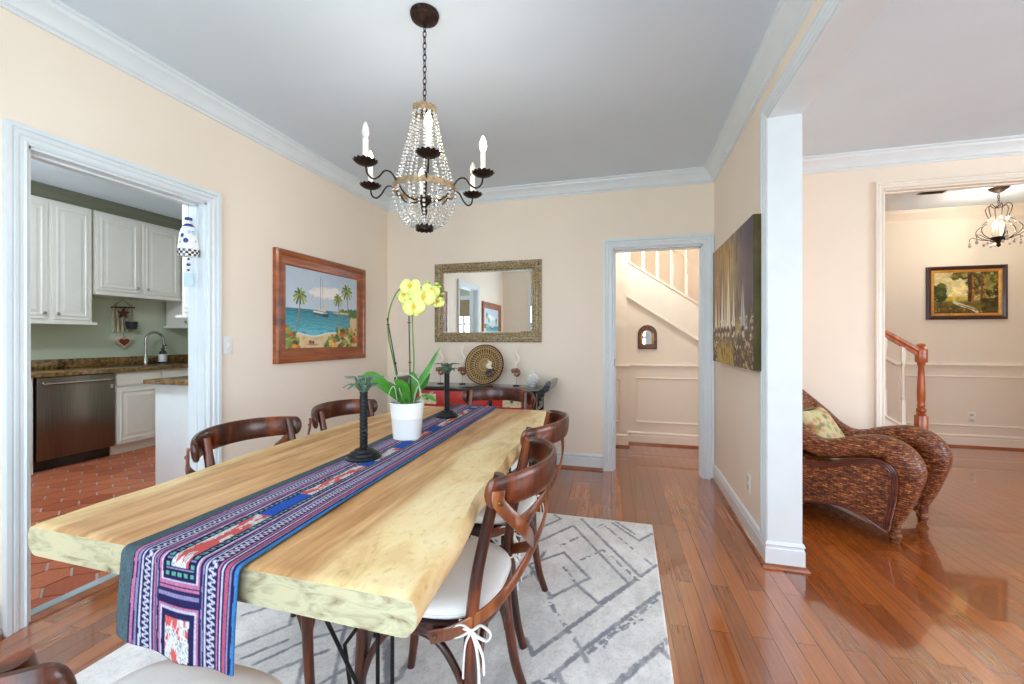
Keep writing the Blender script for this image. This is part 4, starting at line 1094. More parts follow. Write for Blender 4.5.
b = B(); lathe(b, [(0, .135), (.05, .136), (.067, .132), (.067, .11), (0, .11)], 24)
for k in range(40):
    a, r = RNG.rand()*2*PI, .06*math.sqrt(RNG.rand()); ball(b, (r*math.cos(a), r*math.sin(a), .138), .008, 1, (1, .7, .5))
obj('bark', b, M['soil'], t)
for P, w, up, fo in (
    ([(0, 0, .14), o2(388, 388, -.02), o2(376, 378, -.03), o2(368, 376, -.03), o2(356, 385, -.03)], .036, (.1, -.5, 1), .15),
    ([(0, 0, .14), o2(392, 392, .03), o2(378, 385, .05), o2(368, 388, .06)], .03, (0, -.2, 1), .2),
    ([(0, 0, .14), o2(418, 385, .0), o2(428, 370, .0), o2(440, 347, .01)], .015, (-.35, -1, .2), .12),
    ([(0, .01, .14), o2(414, 393, .02), o2(423, 385, .03), o2(428, 374, .04)], .015, (-.3, -1, .3), .15),
    ([(0, 0, .14), o2(418, 399, -.01), o2(428, 396, -.02), o2(438, 401, -.03)], .020, (0, -.3, 1), .2),
    ([(0, 0, .14), o2(405, 388, -.02), o2(398, 378, -.05)], .024, (0, -1, .2), .3),
    ([(0, .02, .14), o2(412, 384, .02), o2(410, 372, .03)], .022, (.3, -1, .2), .3),
    ([(0, -.01, .14), o2(410, 398, -.05), o2(407, 390, -.08)], .018, (0, -1, .4), .3)):
    b = B(); leafbm(b, P, w, up, fo); obj('leaf', b, M['leaf'], t, angle=60)
for P in ([(-.02, 0, .13), o2(394, 365, .005), o2(388, 335, .005), o2(389, 312, 0), o2(397, 293, -.01), o2(408, 285, -.015), o2(420, 287, -.02), o2(436, 296, -.02)],
          [(.02, 0, .13), o2(414, 365, -.003), o2(413, 340, 0), o2(413, 318, -.01), o2(416, 305, -.02), o2(430, 298, -.02), o2(444, 303, -.01)]):
    b = B(); tube(b, spline(P, 6), [.0034, .0032, .0026, .0018], 8); obj('stem', b, M['stem'], t)
for P in ([o2(402, 400), o2(387, 318)], [o2(411, 400, -.01), o2(409.5, 316, -.01)]):
    b = B(); tube(b, [P[0], P[1]], .0028, 8); st = obj('stake', b, M['stake'], t)
    for f in (.45, .92):
        p = Vector(P[0]).lerp(Vector(P[1]), f); b = B(); tube(b, [tuple(p+Vector((math.cos(q)*.006, math.sin(q)*.006, 0))) for q in np.linspace(0, 2*PI, 10)[:-1]], .0022, 6, closed=True); obj('clip', b, M['black'], st)
for P in ([(-.03, -.03, .14), o2(398, 385, -.06), o2(393, 392, -.06), o2(396, 401, -.06)], [(.03, -.03, .14), o2(421, 385, -.06), o2(425, 395, -.07), o2(426, 420, -.08)], [(.0, -.02, .14), o2(399, 378, -.04), o2(408, 372, -.05), o2(420, 380, -.05), o2(422, 392, -.04)]):
    b = B(); tube(b, spline(P, 5), [.0022, .002, .0014], 8); obj('aerial_root', b, M['root'], t)
def petal(b, c, ang, ln, w, tilt, cup=.25, nrm=(0, -1, 0)):
    N = Vector(nrm).normalized(); X_ = Vector((1, 0, 0)); X_ = (X_-N*X_.dot(N)).normalized(); Z_ = N.cross(X_)*-1
    D = X_*math.cos(ang)+Z_*math.sin(ang); S = N.cross(D); rows = []
    for i in range(7):
        f = i/6; ww = w*(math.sin(PI*(f*.86+.07))**.7); 
        rows.append([tuple(Vector(c)+D*(f*ln)+S*(a*ww)+N*(tilt*f*ln+cup*w*(-abs(a)**2)*f+.004*math.sin(a*5+f*4))) for a in (-1, -.5, 0, .5, 1)])
    R = [[b.verts.new(p) for p in r] for r in rows]
    for r0, r1 in zip(R[:-1], R[1:]):
        for k in range(4): b.faces.new((r0[k], r0[k+1], r1[k+1], r1[k]))
def flower(c, s, nrm, rot=0.):
    b = B()
    for a, ln, w in ((90, .036, .015), (210, .035, .014), (330, .035, .014)): petal(b, c, math.radians(a)+rot, ln*s, w*s, -.1, .2, nrm)
    for a in (18, 162): petal(b, Vector(c)+Vector(nrm)*.003, math.radians(a)+rot, .040*s, .027*s, .05, .25, nrm)
    o = obj('flower', b, M['petal'], t, angle=180); md = o.modifiers.new('t', 'SOLIDIFY'); md.thickness = .0008
    b = B(); cc = Vector(c)+Vector(nrm)*.008; ball(b, cc, .006*s, 1, (1, 1, 1.2)); ball(b, cc+Vector((0, 0, -.008)), .005*s, 1); ball(b, cc+Vector((.006, 0, -.004)), .004*s, 1); ball(b, cc+Vector((-.006, 0, -.004)), .004*s, 1)
    obj('lip', b, M['lip'], o)
for (u, v, y, s, n, r) in ((412, 290, -.03, 1.15, (-.2, -1, .1), .1), (405, 298, .0, 1.1, (-.6, -1, 0), -.2), (426, 301, -.05, 1.3, (.1, -1, .1), .05), (417, 311, -.06, 1.2, (0, -1, -.15), -.1), (432, 294, -.02, 1., (.4, -1, .1), .3), (408, 309, .01, .9, (-.5, -1, -.2), .5), (438, 305, -.02, .8, (.5, -1, .1), .1)):
    flower(o3(u, v, y), s, n, r)
for u, v in ((428, 286), (440, 291), (443, 298), (443, 304), (437, 288)):
    b = B(); ball(b, o3(u, v, -.01), .0085, 2, (1, .8, .75)); obj('bud', b, M['bud'], t)

def candlestick():
    t = thing('palm_candlestick', 'x', 'candlestick', group='palm tree candlesticks on the runner')
    b = B(); lathe(b, [(0, 0), (.060, 0), (.062, .006), (.056, .014), (.050, .015), (.047, .022), (.038, .026), (.034, .026), (.031, .033), (.020, .036), (0, .037)], 32); obj('base', b, M['bronze'], t, angle=30)
    b = B(); pr = []
    for k in range(15): z = .034+.0135*k; pr += [(.0125, z), (.0145, z+.009), (.0138, z+.013)]
    lathe(b, pr+[(.012, .24), (.012, .262), (.009, .262), (.009, .25), (0, .25)], 14); obj('trunk', b, M['bronze'], t, angle=30)
    for k in range(14):
        a = k/14*2*PI+(.2 if k % 2 else 0); up = .035 if k % 2 else .012; L = .062 if k % 3 else .054; c, s = math.cos(a), math.sin(a)
        P = [(c*.008, s*.008, .232), (c*.028, s*.028, .246+up*1.1), (c*.048, s*.048, .250+up*1.1), (c*L*1.12, s*L*1.12, .232+up*1.6)]
        b = B(); leafbm(b, P, .0115, (0, 0, 1), -.25, [.3, .9, 1, .75, .1]); obj('frond', b, M['bronzeleaf'], t, angle=60)
    return t
c1 = candlestick(); c1.location = (-.90, 1.297, RT); c1['label'] = 'dark palm tree candlestick on the runner, nearer the camera in front of the orchid'
dup(c1, (-.94, 2.10, RT), .5, 'dark palm tree candlestick on the runner, beyond the orchid by the sideboard')

# ------------------------------------------------------------------ dining chandelier
CX, CY = -.884, 1.73
def chandelier():
    t = thing('chandelier', 'beaded crystal chandelier with six candle arms hanging over the dining table', 'chandelier', (CX, CY, 0))
    b = B(); lathe(b, [(0, H), (.064, H), (.066, H-.006), (.060, H-.022), (.040, H-.034), (.012, H-.042), (.008, H-.055), (0, H-.056)], 32); obj('canopy', b, M['rust'], t, angle=30)
    b = B(); z = H-.052; k = 0
    while z > 2.285:
        r_ = .0075; pts = []
        for q in np.linspace(0, 2*PI, 13)[:-1]:
            a, c = r_*math.cos(q), .017*math.sin(q)
            pts.append((a, 0, z-.014+c) if k % 2 else (0, a, z-.014+c))
        tube(b, pts, .0022, 6, closed=True); z -= .0265; k += 1
    obj('chain', b, M['rust'], t)
    def band(name, r, z0, z1, mat, n=24):
        b = B(); R0, R1 = [], []; m = n*6
        rings = [[], [], [], []]
        for i in range(m):
            a = 2*PI*i/m; sc = .007*abs(math.sin(a*n/2)); c, s = math.cos(a), math.sin(a)
            for k_, (rr, zz) in enumerate(((r, z0-sc*.7), (r+.0025, z0-sc*.7), (r+.0025, z1+sc), (r, z1+sc))): rings[k_].append((rr*c, rr*s, zz))
        loft(b, rings+[rings[0]], True, False); return obj(name, b, mat, t)
    band('crown_band', .050, 2.238, 2.262, M['rustlight'], 16); band('ring_band', .140, 1.882, 1.902, M['rustlight'], 30); band('bottom_band', .037, 1.712, 1.726, M['rust'], 12)
    b = B(); tube(b, [(0, 0, 2.29), (0, 0, 1.83)], .006, 10); lathe(b, [(.0, 2.27), (.012, 2.265), (.012, 2.255), (0, 2.25)], 12)
    lathe(b, [(0, 1.865), (.03, 1.862), (.034, 1.85), (.028, 1.835), (.012, 1.818), (.008, 1.81), (.014, 1.80), (.012, 1.785), (.004, 1.768), (0, 1.765)], 20); obj('centre_column', b, M['rust'], t)
    for j in range(3):
        b = B(); a = j*PI/3; tube(b, [(-.05*math.cos(a), -.05*math.sin(a), 2.246), (.05*math.cos(a), .05*math.sin(a), 2.246)], .003, 6); obj('crossbar', b, M['rust'], t)
    ns = 14
    for i in range(ns):
        a = 2*PI*(i+.5)/ns; c, s = math.cos(a), math.sin(a); b = B(); m = 21
        for k in range(m):
            f = (k+.5)/m; r = .050+(.138-.050)*(f+.10*math.sin(PI*f)*-1); z = 2.238+(1.892-2.238)*f
            ball(b, (r*c, r*s, z), .0070 if k % 6 else .0082, 1)
        obj('bead_strand', b, M['crystal'], t)
        b = B(); m = 12
        for k in range(m):
            f = (k+.3)/m; th = f*PI/2; r = .037+(.140-.037)*math.cos(th)**.9; z = 1.880-(1.880-1.728)*math.sin(th)**1.15
            ball(b, (r*c, r*s, z), .0073, 1)
        obj('bead_swag', b, M['crystal'], t)
    for i in range(8):   # inner hanging strands
        a = 2*PI*(i+.2)/8; c, s = math.cos(a), math.sin(a); b = B()
        for k in range(8): ball(b, (.075*c+.0*k, .075*s, 1.895-.014*k), .0062, 1)
        for k in range(8): ball(b, ((.075-.0085*k)*c, (.075-.0085*k)*s, 1.79-.008*k), .0055, 1)
        obj('bead_drop', b, M['crystal'], t)
    for i, deg in enumerate((-60, 0, 60, 120, 180, 240)):
        a = math.radians(deg); c, s = math.cos(a), math.sin(a); q = lambda r, z: (r*c, r*s, z)
        b = B(); tube(b, spline([q(.022, 1.845), q(.06, 1.838), q(.10, 1.852), q(.138, 1.895), q(.165, 1.925), q(.195, 1.925), q(.222, 1.893), q(.248, 1.878), q(.272, 1.892), q(.28, 1.925)], 6), .0038, 8)
        ar = obj('arm', b, M['rust'], t)
        b = B(); rings = []
        for r, z, w in ((.004, 1.924, 0), (.02, 1.925, 0), (.034, 1.930, .0), (.043, 1.936, .004), (.0455, 1.939, .005), (.042, 1.938, .003), (.034, 1.935, 0), (.004, 1.930, 0)):
            rings.append([((.28*c)+(r+w*abs(math.sin(k/84*2*PI*7)))*math.cos(2*PI*k/84), .28*s+(r+w*abs(math.sin(k/84*2*PI*7)))*math.sin(2*PI*k/84), z+w*.9*abs(math.sin(k/84*2*PI*7))) for k in range(84)])
        loft(b, rings); obj('drip_dish', b, M['rust'], ar)
        b = B(); lathe(b, [(0, 1.93), (.0115, 1.93), (.0115, 2.030), (.008, 2.034), (0, 2.034)], 16, (.28*c, .28*s, 0)); obj('candle_sleeve', b, M['candle'], ar)
        lit = i not in (2, 5)
        b = B(); lathe(b, [(.006, 2.032), (.011, 2.040), (.0155, 2.054), (.0150, 2.066), (.010, 2.085), (.004, 2.098), (0, 2.102)], 16, (.28*c, .28*s, 0)); bo = obj('bulb', b, M['bulb'] if lit else M['clearbulb'], ar)
        if lit: point('chandelier_lamp', (CX+.28*c, CY+.28*s, 2.115), 1.1, (1, .92, .82), .016)
    return t
chandelier()

# ------------------------------------------------------------------ switches, outlets, vent
def plate(name, label, cat, loc, rz, kind):
    t = thing(name, label, cat, loc, rz)
    b = B(); box(b, -.036, .036, -.006, 0, -.058, .058, .003); obj('cover_plate', b, M['plate'], t)
    b = B()
    if kind == 's': box(b, -.005, .005, -.016, -.004, -.010, .012, .001); obj('toggle', b, M['plate'], t)
    else:
        for z in (-.028, .028):
            b = B(); box(b, -.016, .016, -.008, -.004, z-.014, z+.014, .003); so = obj('socket', b, plain('socket ivory', (206, 200, 188), .4, var=.01), t)
    return t
plate('light_switch', 'white light switch beside the kitchen doorway on the left wall', 'light switch', (XL, 2.115, 1.175), PI/2, 's')
plate('power_outlet', 'white power outlet low on the partition below the sail canvas', 'outlet', (XR, 2.90, .325), -PI/2, 'o')
plate('power_outlet', 'cream power outlet low on the foyer wall below the woodland painting', 'outlet', (3.73, FY, .335), 0, 'o')
t = thing('ceiling_vent', 'brown slatted air vent in the foyer ceiling', 'air vent', (2.95, 5.17, H))
t.scale = (.62, .62, 1)
b = B(); mould(b, [(-.17, -.09, 0), (.17, -.09, 0), (.17, .09, 0), (-.17, .09, 0)], (0, 0, -1), [(0, 0), (0, .006), (.02, .008), (.022, 0)], True, -1); obj('frame', b, M['brass'], t, smooth=False)
b = B()
for k in range(9): x = -.14+.035*k; loft(b, [[(x-.012, y, -.001), (x-.010, y, -.001), (x+.014, y, -.014), (x+.012, y, -.014)] for y in (-.07, .07)])
obj('louvre', b, M['rust'], t, smooth=False)

# ------------------------------------------------------------------ kitchen (built along x = const; helper draws a raised-panel door facing +X)
def rdoor(bm, x, y0, y1, z0, z1, fr=.055):
    box(bm, x, x+.018, y0, y1, z0, z1, .003)
    def ring(i, d): return [(x+d, y0+i, z0+i), (x+d, y1-i, z0+i), (x+d, y1-i, z1-i), (x+d, y0+i, z1-i)]
    loft(bm, [ring(fr*.55, .0178), ring(fr*.62, .024), ring(fr*.85, .025), ring(fr, .018), ring(fr+.012, .0185), ring(fr+.035, .027)], True, True)
def knob(parent, x, y, z, face='x'):
    b = B(); lathe(b, [(.006, 0), (.005, .012), (.014, .018), (.015, .026), (.010, .032), (0, .033)], 14, axis='Y')
    for v in b.verts: v.co = Vector((v.co.y, v.co.x, v.co.z)) if face == 'x' else Vector((v.co.x, -v.co.y, v.co.z))
    o = obj('knob', b, M['chrome'], parent); o.location = (x, y, z)
def wallcab(label, y0, y1, z0, z1, doors, knobs, lip=.0):
    t = thing('wall_cabinet', label, 'cabinet', (0, 0, 0))
    b = B(); box(b, KX, -5.42, y0, y1, z0, z1); box(b, KX, -5.395+lip, y0, y1+lip, z0-.028, z0); obj('body', b, M['cab'], t, smooth=False)
    for (a, c), ky in zip(doors, knobs):
        b = B(); rdoor(b, -5.42, a, c, z0+.02, z1-.04); d = obj('door', b, M['cab'], t, angle=20); knob(d, -5.402, ky, z0+.075)
    return t
wallcab('tall white kitchen wall cabinet left of the sink', 2.30, 3.09, 1.39, 2.578, [(2.33, 2.735), (2.765, 3.075)], [2.70, 2.80], .02)
wallcab('short white kitchen wall cabinet above the sink', 3.11, 4.00, 1.715, 2.578, [(3.125, 3.53), (3.565, 3.97)], [3.50, 3.60])
t = thing('wall_cabinet', 'white corner wall cabinet right of the kitchen faucet', 'cabinet', (0, 0, 0))
b = B(); box(b, -5.72, -4.6, 4.04, KY1, 1.38, 2.575); box(b, -5.74, -4.58, 4.02, KY1, 1.352, 1.38); obj('body', b, M['cab'], t, smooth=False)
def rdoor_y(x0, x1, y, z0, z1):
    bm = B(); rdoor(bm, 0, x0, x1, z0, z1)
    for v in bm.verts: v.co = Vector((v.co.y, y-v.co.x, v.co.z))
    return bm
d = obj('door', rdoor_y(-5.38, -5.0, 4.04, 1.40, 2.55), M['cab'], t, angle=20); knob(d, -5.34, 4.018, 1.43, 'y')
d = obj('door', rdoor_y(-4.98, -4.62, 4.04, 1.40, 2.55), M['cab'], t, angle=20)
t = thing('wall_cabinet', 'white wall cabinet over the granite peninsula, behind the hanging ornament', 'cabinet', (0, 0, 0))
b = B(); box(b, -3.29, XL-.15, 2.44, 2.78, 1.40, H); box(b, -3.32, XL-.15, 2.41, 2.80, 1.378, 1.40); obj('body', b, M['cab'], t, smooth=False)
d = obj('door', rdoor_y(-3.27, -2.65, 2.44, 1.42, 2.55), M['cab'], t, angle=20)
t = thing('base_cabinet', 'white kitchen base cabinet under the sink, right of the dishwasher', 'cabinet', (0, 0, 0))
b = B(); box(b, KX+.004, -5.14, 3.12, 4.34, .10, .865); box(b, KX+.004, -5.20, 3.12, 4.34, 0, .10); obj('body', b, M['cab'], t, smooth=False)
for a, c in ((3.13, 3.555), (3.575, 4.0)):
    b = B(); rdoor(b, -5.14, a, c, .115, .70); d = obj('door', b, M['cab'], t, angle=20)
    b = B(); box(b, -5.14, -5.121, a, c, .725, .85, .004); d = obj('drawer_front', b, M['cab'], t, angle=20)
t = thing('dishwasher', 'stainless steel dishwasher under the granite counter', 'dishwasher', (-5.4, 2.81, 0))
b = B(); box(b, -.30, .255, -.295, .30, .105, .865); obj('body', b, M['black'], t, smooth=False)
b = B(); box(b, .255, .285, -.297, .302, .11, .862, .006); obj('door', b, M['steel'], t, angle=30)
b = B(); tube(b, spline([(.285, -.26, .805), (.325, -.255, .805), (.332, -.2, .805), (.332, .2, .805), (.325, .255, .805), (.285, .26, .805)], 5), .011, 10, flat=.6); obj('handle', b, M['chrome'], t)
b = B(); box(b, .16, .20, -.295, .30, 0, .105); obj('toe_kick', b, M['black'], t, smooth=False)
b = B()
for i in range(2):
    for j in range(2): box(b, .2851, .2856, .262+.014*i, .271+.014*i, .715+.020*j, .729+.020*j)
obj('badge', b, M['plate'], t, smooth=False)
t = thing('countertop', 'brown granite counter with backsplash along the kitchen sink wall', 'countertop', (0, 0, 0))
b = B(); box(b, KX, -5.09, 1.6, KY1, .868, .908, .006); obj('slab', b, M['granite'], t)
b = B(); box(b, KX, KX+.022, 1.6, KY1, .908, 1.005, .003); box(b, KX+.022, -5.1, KY1-.022, KY1, .908, 1.005, .003); obj('backsplash', b, M['granite'], t)
b = B(); box(b, -5.58, -5.20, 3.25, 3.95, .9085, .910); obj('sink_rim', b, M['steel'], t, smooth=False)
t = thing('base_cabinet', 'white kitchen base cabinet left of the dishwasher', 'cabinet', (0, 0, 0))
b = B(); box(b, KX+.004, -5.14, 1.62, 2.50, 0, .865); obj('body', b, M['cab'], t, smooth=False)
b = B(); rdoor(b, -5.14, 1.65, 2.06, .115, .85); rdoor(b, -5.14, 2.08, 2.49, .115, .85); obj('door', b, M['cab'], t, angle=20)
t = thing('peninsula', 'white panelled kitchen peninsula with a speckled granite top by the doorway', 'peninsula', (0, 0, 0))
b = B(); box(b, -3.60, XL-.15, 2.46, 3.1, 0, .862, .003); obj('cabinet', b, M['trim'], t)
b = B(); box(b, -3.665, XL-.15, 2.41, 3.15, .863, .898, .008); obj('granite_top', b, M['granite'], t)
t = thing('faucet', 'brushed nickel gooseneck kitchen faucet beside the soap bottle', 'faucet', (-5.60, 3.72, .908))
b = B(); lathe(b, [(0, 0), (.032, 0), (.032, .006), (.025, .012), (.024, .10), (.018, .115), (0, .116)], 20); obj('base', b, M['chrome'], t)
P = [(0, 0, .11), (0, 0, .28)]+[(0, .10-.10*math.cos(a), .29+.10*math.sin(a)) for a in np.linspace(0, PI*.86, 12)]+[(.0, .205, .245)]
b = B(); tube(b, spline(P, 3), .0145, 12); obj('neck', b, M['chrome'], t)
b = B(); tube(b, [(0, .203, .255), (0, .222, .18)], [.016, .023], 12); obj('spray_head', b, M['chrome'], t)
b = B(); tube(b, [(0, .02, .075), (.03, .12, .10)], [.010, .006], 8); obj('lever', b, M['chrome'], t)
t = thing('soap_bottle', 'dark pump soap bottle with a white label on the kitchen counter', 'bottle', (-5.58, 3.90, .908))
b = B(); lathe(b, [(0, 0), (.040, 0), (.042, .005), (.042, .13), (.030, .155), (.016, .162), (.016, .18), (0, .18)], 20); obj('bottle', b, plain('amber glass', (40, 22, 16), .1, coat=.6), t)
b = B(); lathe(b, [(.0425, .025), (.0432, .026), (.0432, .115), (.0425, .116)], 24, cap=False)
lb = obj('label_sticker', b, M['plate'], t)
b = B()
for k, (w, z) in enumerate(((.03, .10), (.04, .085), (.022, .07), (.036, .05), (.03, .04))): box(b, .0425, .0437, -w/2, w/2, z, z+.004)
obj('printed_lines', b, M['black'], lb, smooth=False)
b = B(); lathe(b, [(0, .18), (.018, .18), (.018, .195), (.006, .20), (.005, .23), (0, .23)], 14); tube(b, [(0, 0, .23), (.04, .02, .228)], .006, 8); obj('pump', b, M['black'], t)
t = thing('wall_hanging', 'rustic hanging with sticks, star, bucket and red heart on the kitchen wall', 'wall decoration', (KX+.03, 3.56, 1.30))
WD = plain('pale driftwood', (176, 160, 130), .7, var=.15)
b = B()
for y in (-.10, -.055, -.01, .04, .09): tube(b, [(0, y, .30), (0, y+.004, .0)], [.008, .014], 8)
obj('stick', b, WD, t)
b = B(); tube(b, [(0, -.12, .28), (0, .12, .29)], .009, 8); obj('crossbar', b, M['rust'], t)
b = B(); tube(b, [(0, -.11, .285), (0, 0, .375), (0, .11, .285)], .003, 6); obj('hanger', b, M['blkmetal'], t)
b = B(); pts = [((.065 if k % 2 == 0 else .03)*math.sin(k*PI/5), (.065 if k % 2 == 0 else .03)*math.cos(k*PI/5)) for k in range(10)]
loft(b, [[(x, p[0]-.01, p[1]+.215) for p in pts] for x in (.012, .028)]); obj('star', b, plain('barn red', (84, 30, 26), .6), t, smooth=False)
b = B(); lathe(b, [(0, .01), (.045, .01), (.058, .10), (.060, .10), (.052, .095), (0, .09)], 18, (.045, .06, .02)); obj('bucket', b, plain('dark bucket', (34, 40, 42), .5, var=.1), t)
b = B(); hp = [(.055*math.sin(q)**3*1.15, .05*(13*math.cos(q)-5*math.cos(2*q)-2*math.cos(3*q)-math.cos(4*q))/14) for q in np.linspace(0, 2*PI, 28)[:-1]]
loft(b, [[(x, p[0]*s_-.0, p[1]*s_-.12) for p in hp] for x, s_ in ((-.008, .9), (0, 1.35), (.012, 1.35), (.018, 1.2))]); ht = obj('heart', b, plain('cream heart', (200, 176, 150), .6, var=.1), t)
b = B(); loft(b, [[(x, p[0]*.85, p[1]*.85-.12) for p in hp] for x in (.015, .021)]); obj('red_inlay', b, plain('red inlay', (120, 36, 30), .6), ht)
b = B(); tube(b, [(.0, 0, .0), (.005, 0, -.07)], .0025, 6); obj('cord', b, M['rust'], ht)
point('kitchen_fill', (-4.0, 1.6, 2.3), 34, (.78, .90, 1), .12)  # out-of-view fill added to brighten the kitchen, without a fixture
point('hall_fill', (.3, 4.5, 2.35), 8.5, (1, .94, .86), .10)  # added fill lifting the hall; no ceiling fixture is modelled

# hanging nautical ornament in the kitchen doorway
t = thing('hanging_ornament', 'blue and white ceramic figure ornament hanging in the kitchen doorway', 'ornament', (-2.53, 1.912, 0), math.radians(50))
t.scale = (.96, .9, 1)
CB = plain('cobalt glaze', (30, 52, 130), .2, var=.05, coat=.6); PBL = plain('pale blue glaze', (170, 196, 220), .25, var=.08, coat=.5)
b = B(); tube(b, [(0, 0, 2.03), (0, 0, 1.945)], .0016, 6); lathe(b, [(.006, 1.94), (.006, 1.95), (0, 1.952)], 8); obj('cord', b, M['chrome'], t)
E_ = lambda prof, f=.5: (lambda bm: ([setattr(v, 'co', Vector((v.co.x, v.co.y*f, v.co.z))) for v in bm.verts], bm)[1])(lathe(B(), prof, 28))
obj('cap', E_([(0, 1.945), (.020, 1.942), (.022, 1.930), (.016, 1.925), (0, 1.925)], .9), CB, t)
obj('neck', E_([(0, 1.926), (.014, 1.926), (.017, 1.905), (0, 1.902)], .9), M['white'], t)
obj('collar', E_([(0, 1.905), (.020, 1.904), (.030, 1.893), (.028, 1.888), (0, 1.888)], .6), CB, t)
bd = obj('body', E_([(0, 1.892), (.026, 1.890), (.040, 1.868), (.046, 1.83), (.052, 1.78), (.055, 1.755), (0, 1.752)]), M['white'], t)
for k, (x, z, r) in enumerate(((-.026, 1.83, .012), (.024, 1.85, .013), (-.01, 1.80, .016), (.03, 1.80, .011), (-.034, 1.79, .010), (.004, 1.855, .009))):
    b = B(); ball(b, (x, -.024+.012*abs(x)/.04, z), r, 2, (1, .35, 1.2)); obj('painted_relief', b, PBL if k % 2 else CB, bd)
for j in range(3):
    b1 = B()
    for k in range(24):
        if (k+j) % 2: continue
        P = []
        for q in (k, k+1):
            a = 2*PI*q/24; P.append((.0565*math.cos(a), .0285*math.sin(a)))
        loft(b1, [[(P[0][0], P[0][1], z), (P[1][0], P[1][1], z), (P[1][0]*.9, P[1][1]*.9, z), (P[0][0]*.9, P[0][1]*.9, z)] for z in (1.712+.0135*j, 1.7255+.0135*j)])
    obj('checkered_row', b1, M['black'], bd, smooth=False)
obj('skirt', E_([(0, 1.755), (.0552, 1.754), (.0552, 1.711), (0, 1.705)]), M['white'], t)
for z, m_, r in ((1.695, M['black'], .008), (1.68, M['white'], .010), (1.662, CB, .012), (1.645, M['white'], .010), (1.63, M['black'], .008)):
    b = B(); ball(b, (0, 0, z), r, 2, (1, 1, .75)); obj('bead', b, m_, t)
b = B(); tube(b, [(0, 0, 1.71), (0, 0, 1.60)], .0015, 6); loft(b, [[(-.022, y, 1.612), (.022, y, 1.612), (.026, y, 1.55), (.012, y, 1.532), (-.024, y, 1.532)] for y in (-.006, .006)]); obj('pendant', b, PBL, t, angle=25)

# ------------------------------------------------------------------ stairs
t = thing('staircase', 'white staircase with turned balusters and an oak handrail climbing behind the hall', 'staircase', (0, 0, 0))
ys0, ys1 = 5.045, 5.083
XS0, XS1 = -1.15, 2.74
b = B(); loft(b, [[(XS0, y, capz(XS0)-.43), (XS1-.62, y, max(.0, capz(XS1-.62)-.43)), (XS1, y, 0), (XS1, y, capz(XS1)-.01), (XS0, y, capz(XS0)-.01)] for y in (ys0, ys1)]); obj('stringer', b, M['cream'], t, smooth=False)
b = B(); loft(b, [[(x, ys0-.018, capz(x)-.025), (x, ys1+.018, capz(x)-.025), (x, ys1+.018, capz(x)), (x, ys0-.018, capz(x))] for x in (XS0, XS1)])
loft(b, [[(x, ys0-.010, capz(x)-.43), (x, ys0, capz(x)-.43), (x, ys0, capz(x)-.405), (x, ys0-.010, capz(x)-.41)] for x in (XS0, XS1-.62)]); obj('stringer_cap', b, M['cream'], t, smooth=False)
b = B()
for k in range(13): x1 = 2.72-.284*k; box(b, x1-.284, x1, 5.135, FY-.03, 0 if k < 9 else .19*(k-2), .19*(k+1)-.03)
obj('risers', b, M['cream'], t, smooth=False)
b = B()
for k in range(13): x1 = 2.72-.284*k; box(b, x1-.284, x1+.028, 5.135, FY-.03, .19*(k+1)-.03, .19*(k+1), .006)
obj('treads', b, M['railwood'], t)
hz = lambda x: .79+capz(x)+.02-.035
for k in range(20):
    x = 2.65-.1545*k
    if x < -.5: break
    z0, z1 = capz(x)-.005, hz(x)+.01; Lb = z1-z0; b = B()
    box(b, x-.016, x+.016, 5.048, 5.080, z0, z0+.24); box(b, x-.016, x+.016, 5.048, 5.080, z1-.16, z1)
    lathe(b, [(.015, z0+.238), (.017, z0+.250), (.012, z0+.262), (.018, z0+.275), (.018, z0+.285), (.011, z0+.30), (.016, z0+.34), (.0165, z0+.40), (.010, z1-.20), (.016, z1-.188), (.016, z1-.175), (.011, z1-.168), (.015, z1-.158)], 12, (x, 5.064, 0))
    obj('baluster', b, M['cream'], t, angle=30)
b = B(); rl = [(-.018, -.035), (.018, -.035), (.020, -.01), (.030, .005), (.030, .022), (.020, .035), (-.020, .035), (-.030, .022), (-.030, .005), (-.020, -.01)]
loft(b, [[(x, 5.064+p, hz(x)+.035+q*1.1) for p, q in rl] for x in (-.5, 2.765)]); obj('handrail', b, M['railwood'], t, angle=30)
b = B(); n0, n1 = 2.80, 5.064; w = .039
box(b, n0-w, n0+w, n1-w, n1+w, 0, .46, .004); box(b, n0-.036, n0+.036, n1-.036, n1+.036, .985, 1.115, .004)
lathe(b, [(0.0370, .458), (0.0400, .468), (0.0296, .482), (0.0355, .495), (0.0385, .51), (0.0355, .528), (0.0252, .540), (0.0311, .552), (0.0311, .562), (0.0266, .572), (0.0318, .62), (0.0326, .70), (0.0266, .85), (0.0215, .945), (0.0296, .958), (0.0296, .968), (0.0340, .986)], 24, (n0, n1, 0))
lathe(b, [(0.0355, 1.113), (0.0222, 1.126), (0.0192, 1.134), (0.0326, 1.146), (0.0340, 1.156), (0.0281, 1.166), (0.0111, 1.172), (0, 1.173)], 24, (n0, n1, 0)); obj('newel_post', b, M['railwood'], t, angle=35)
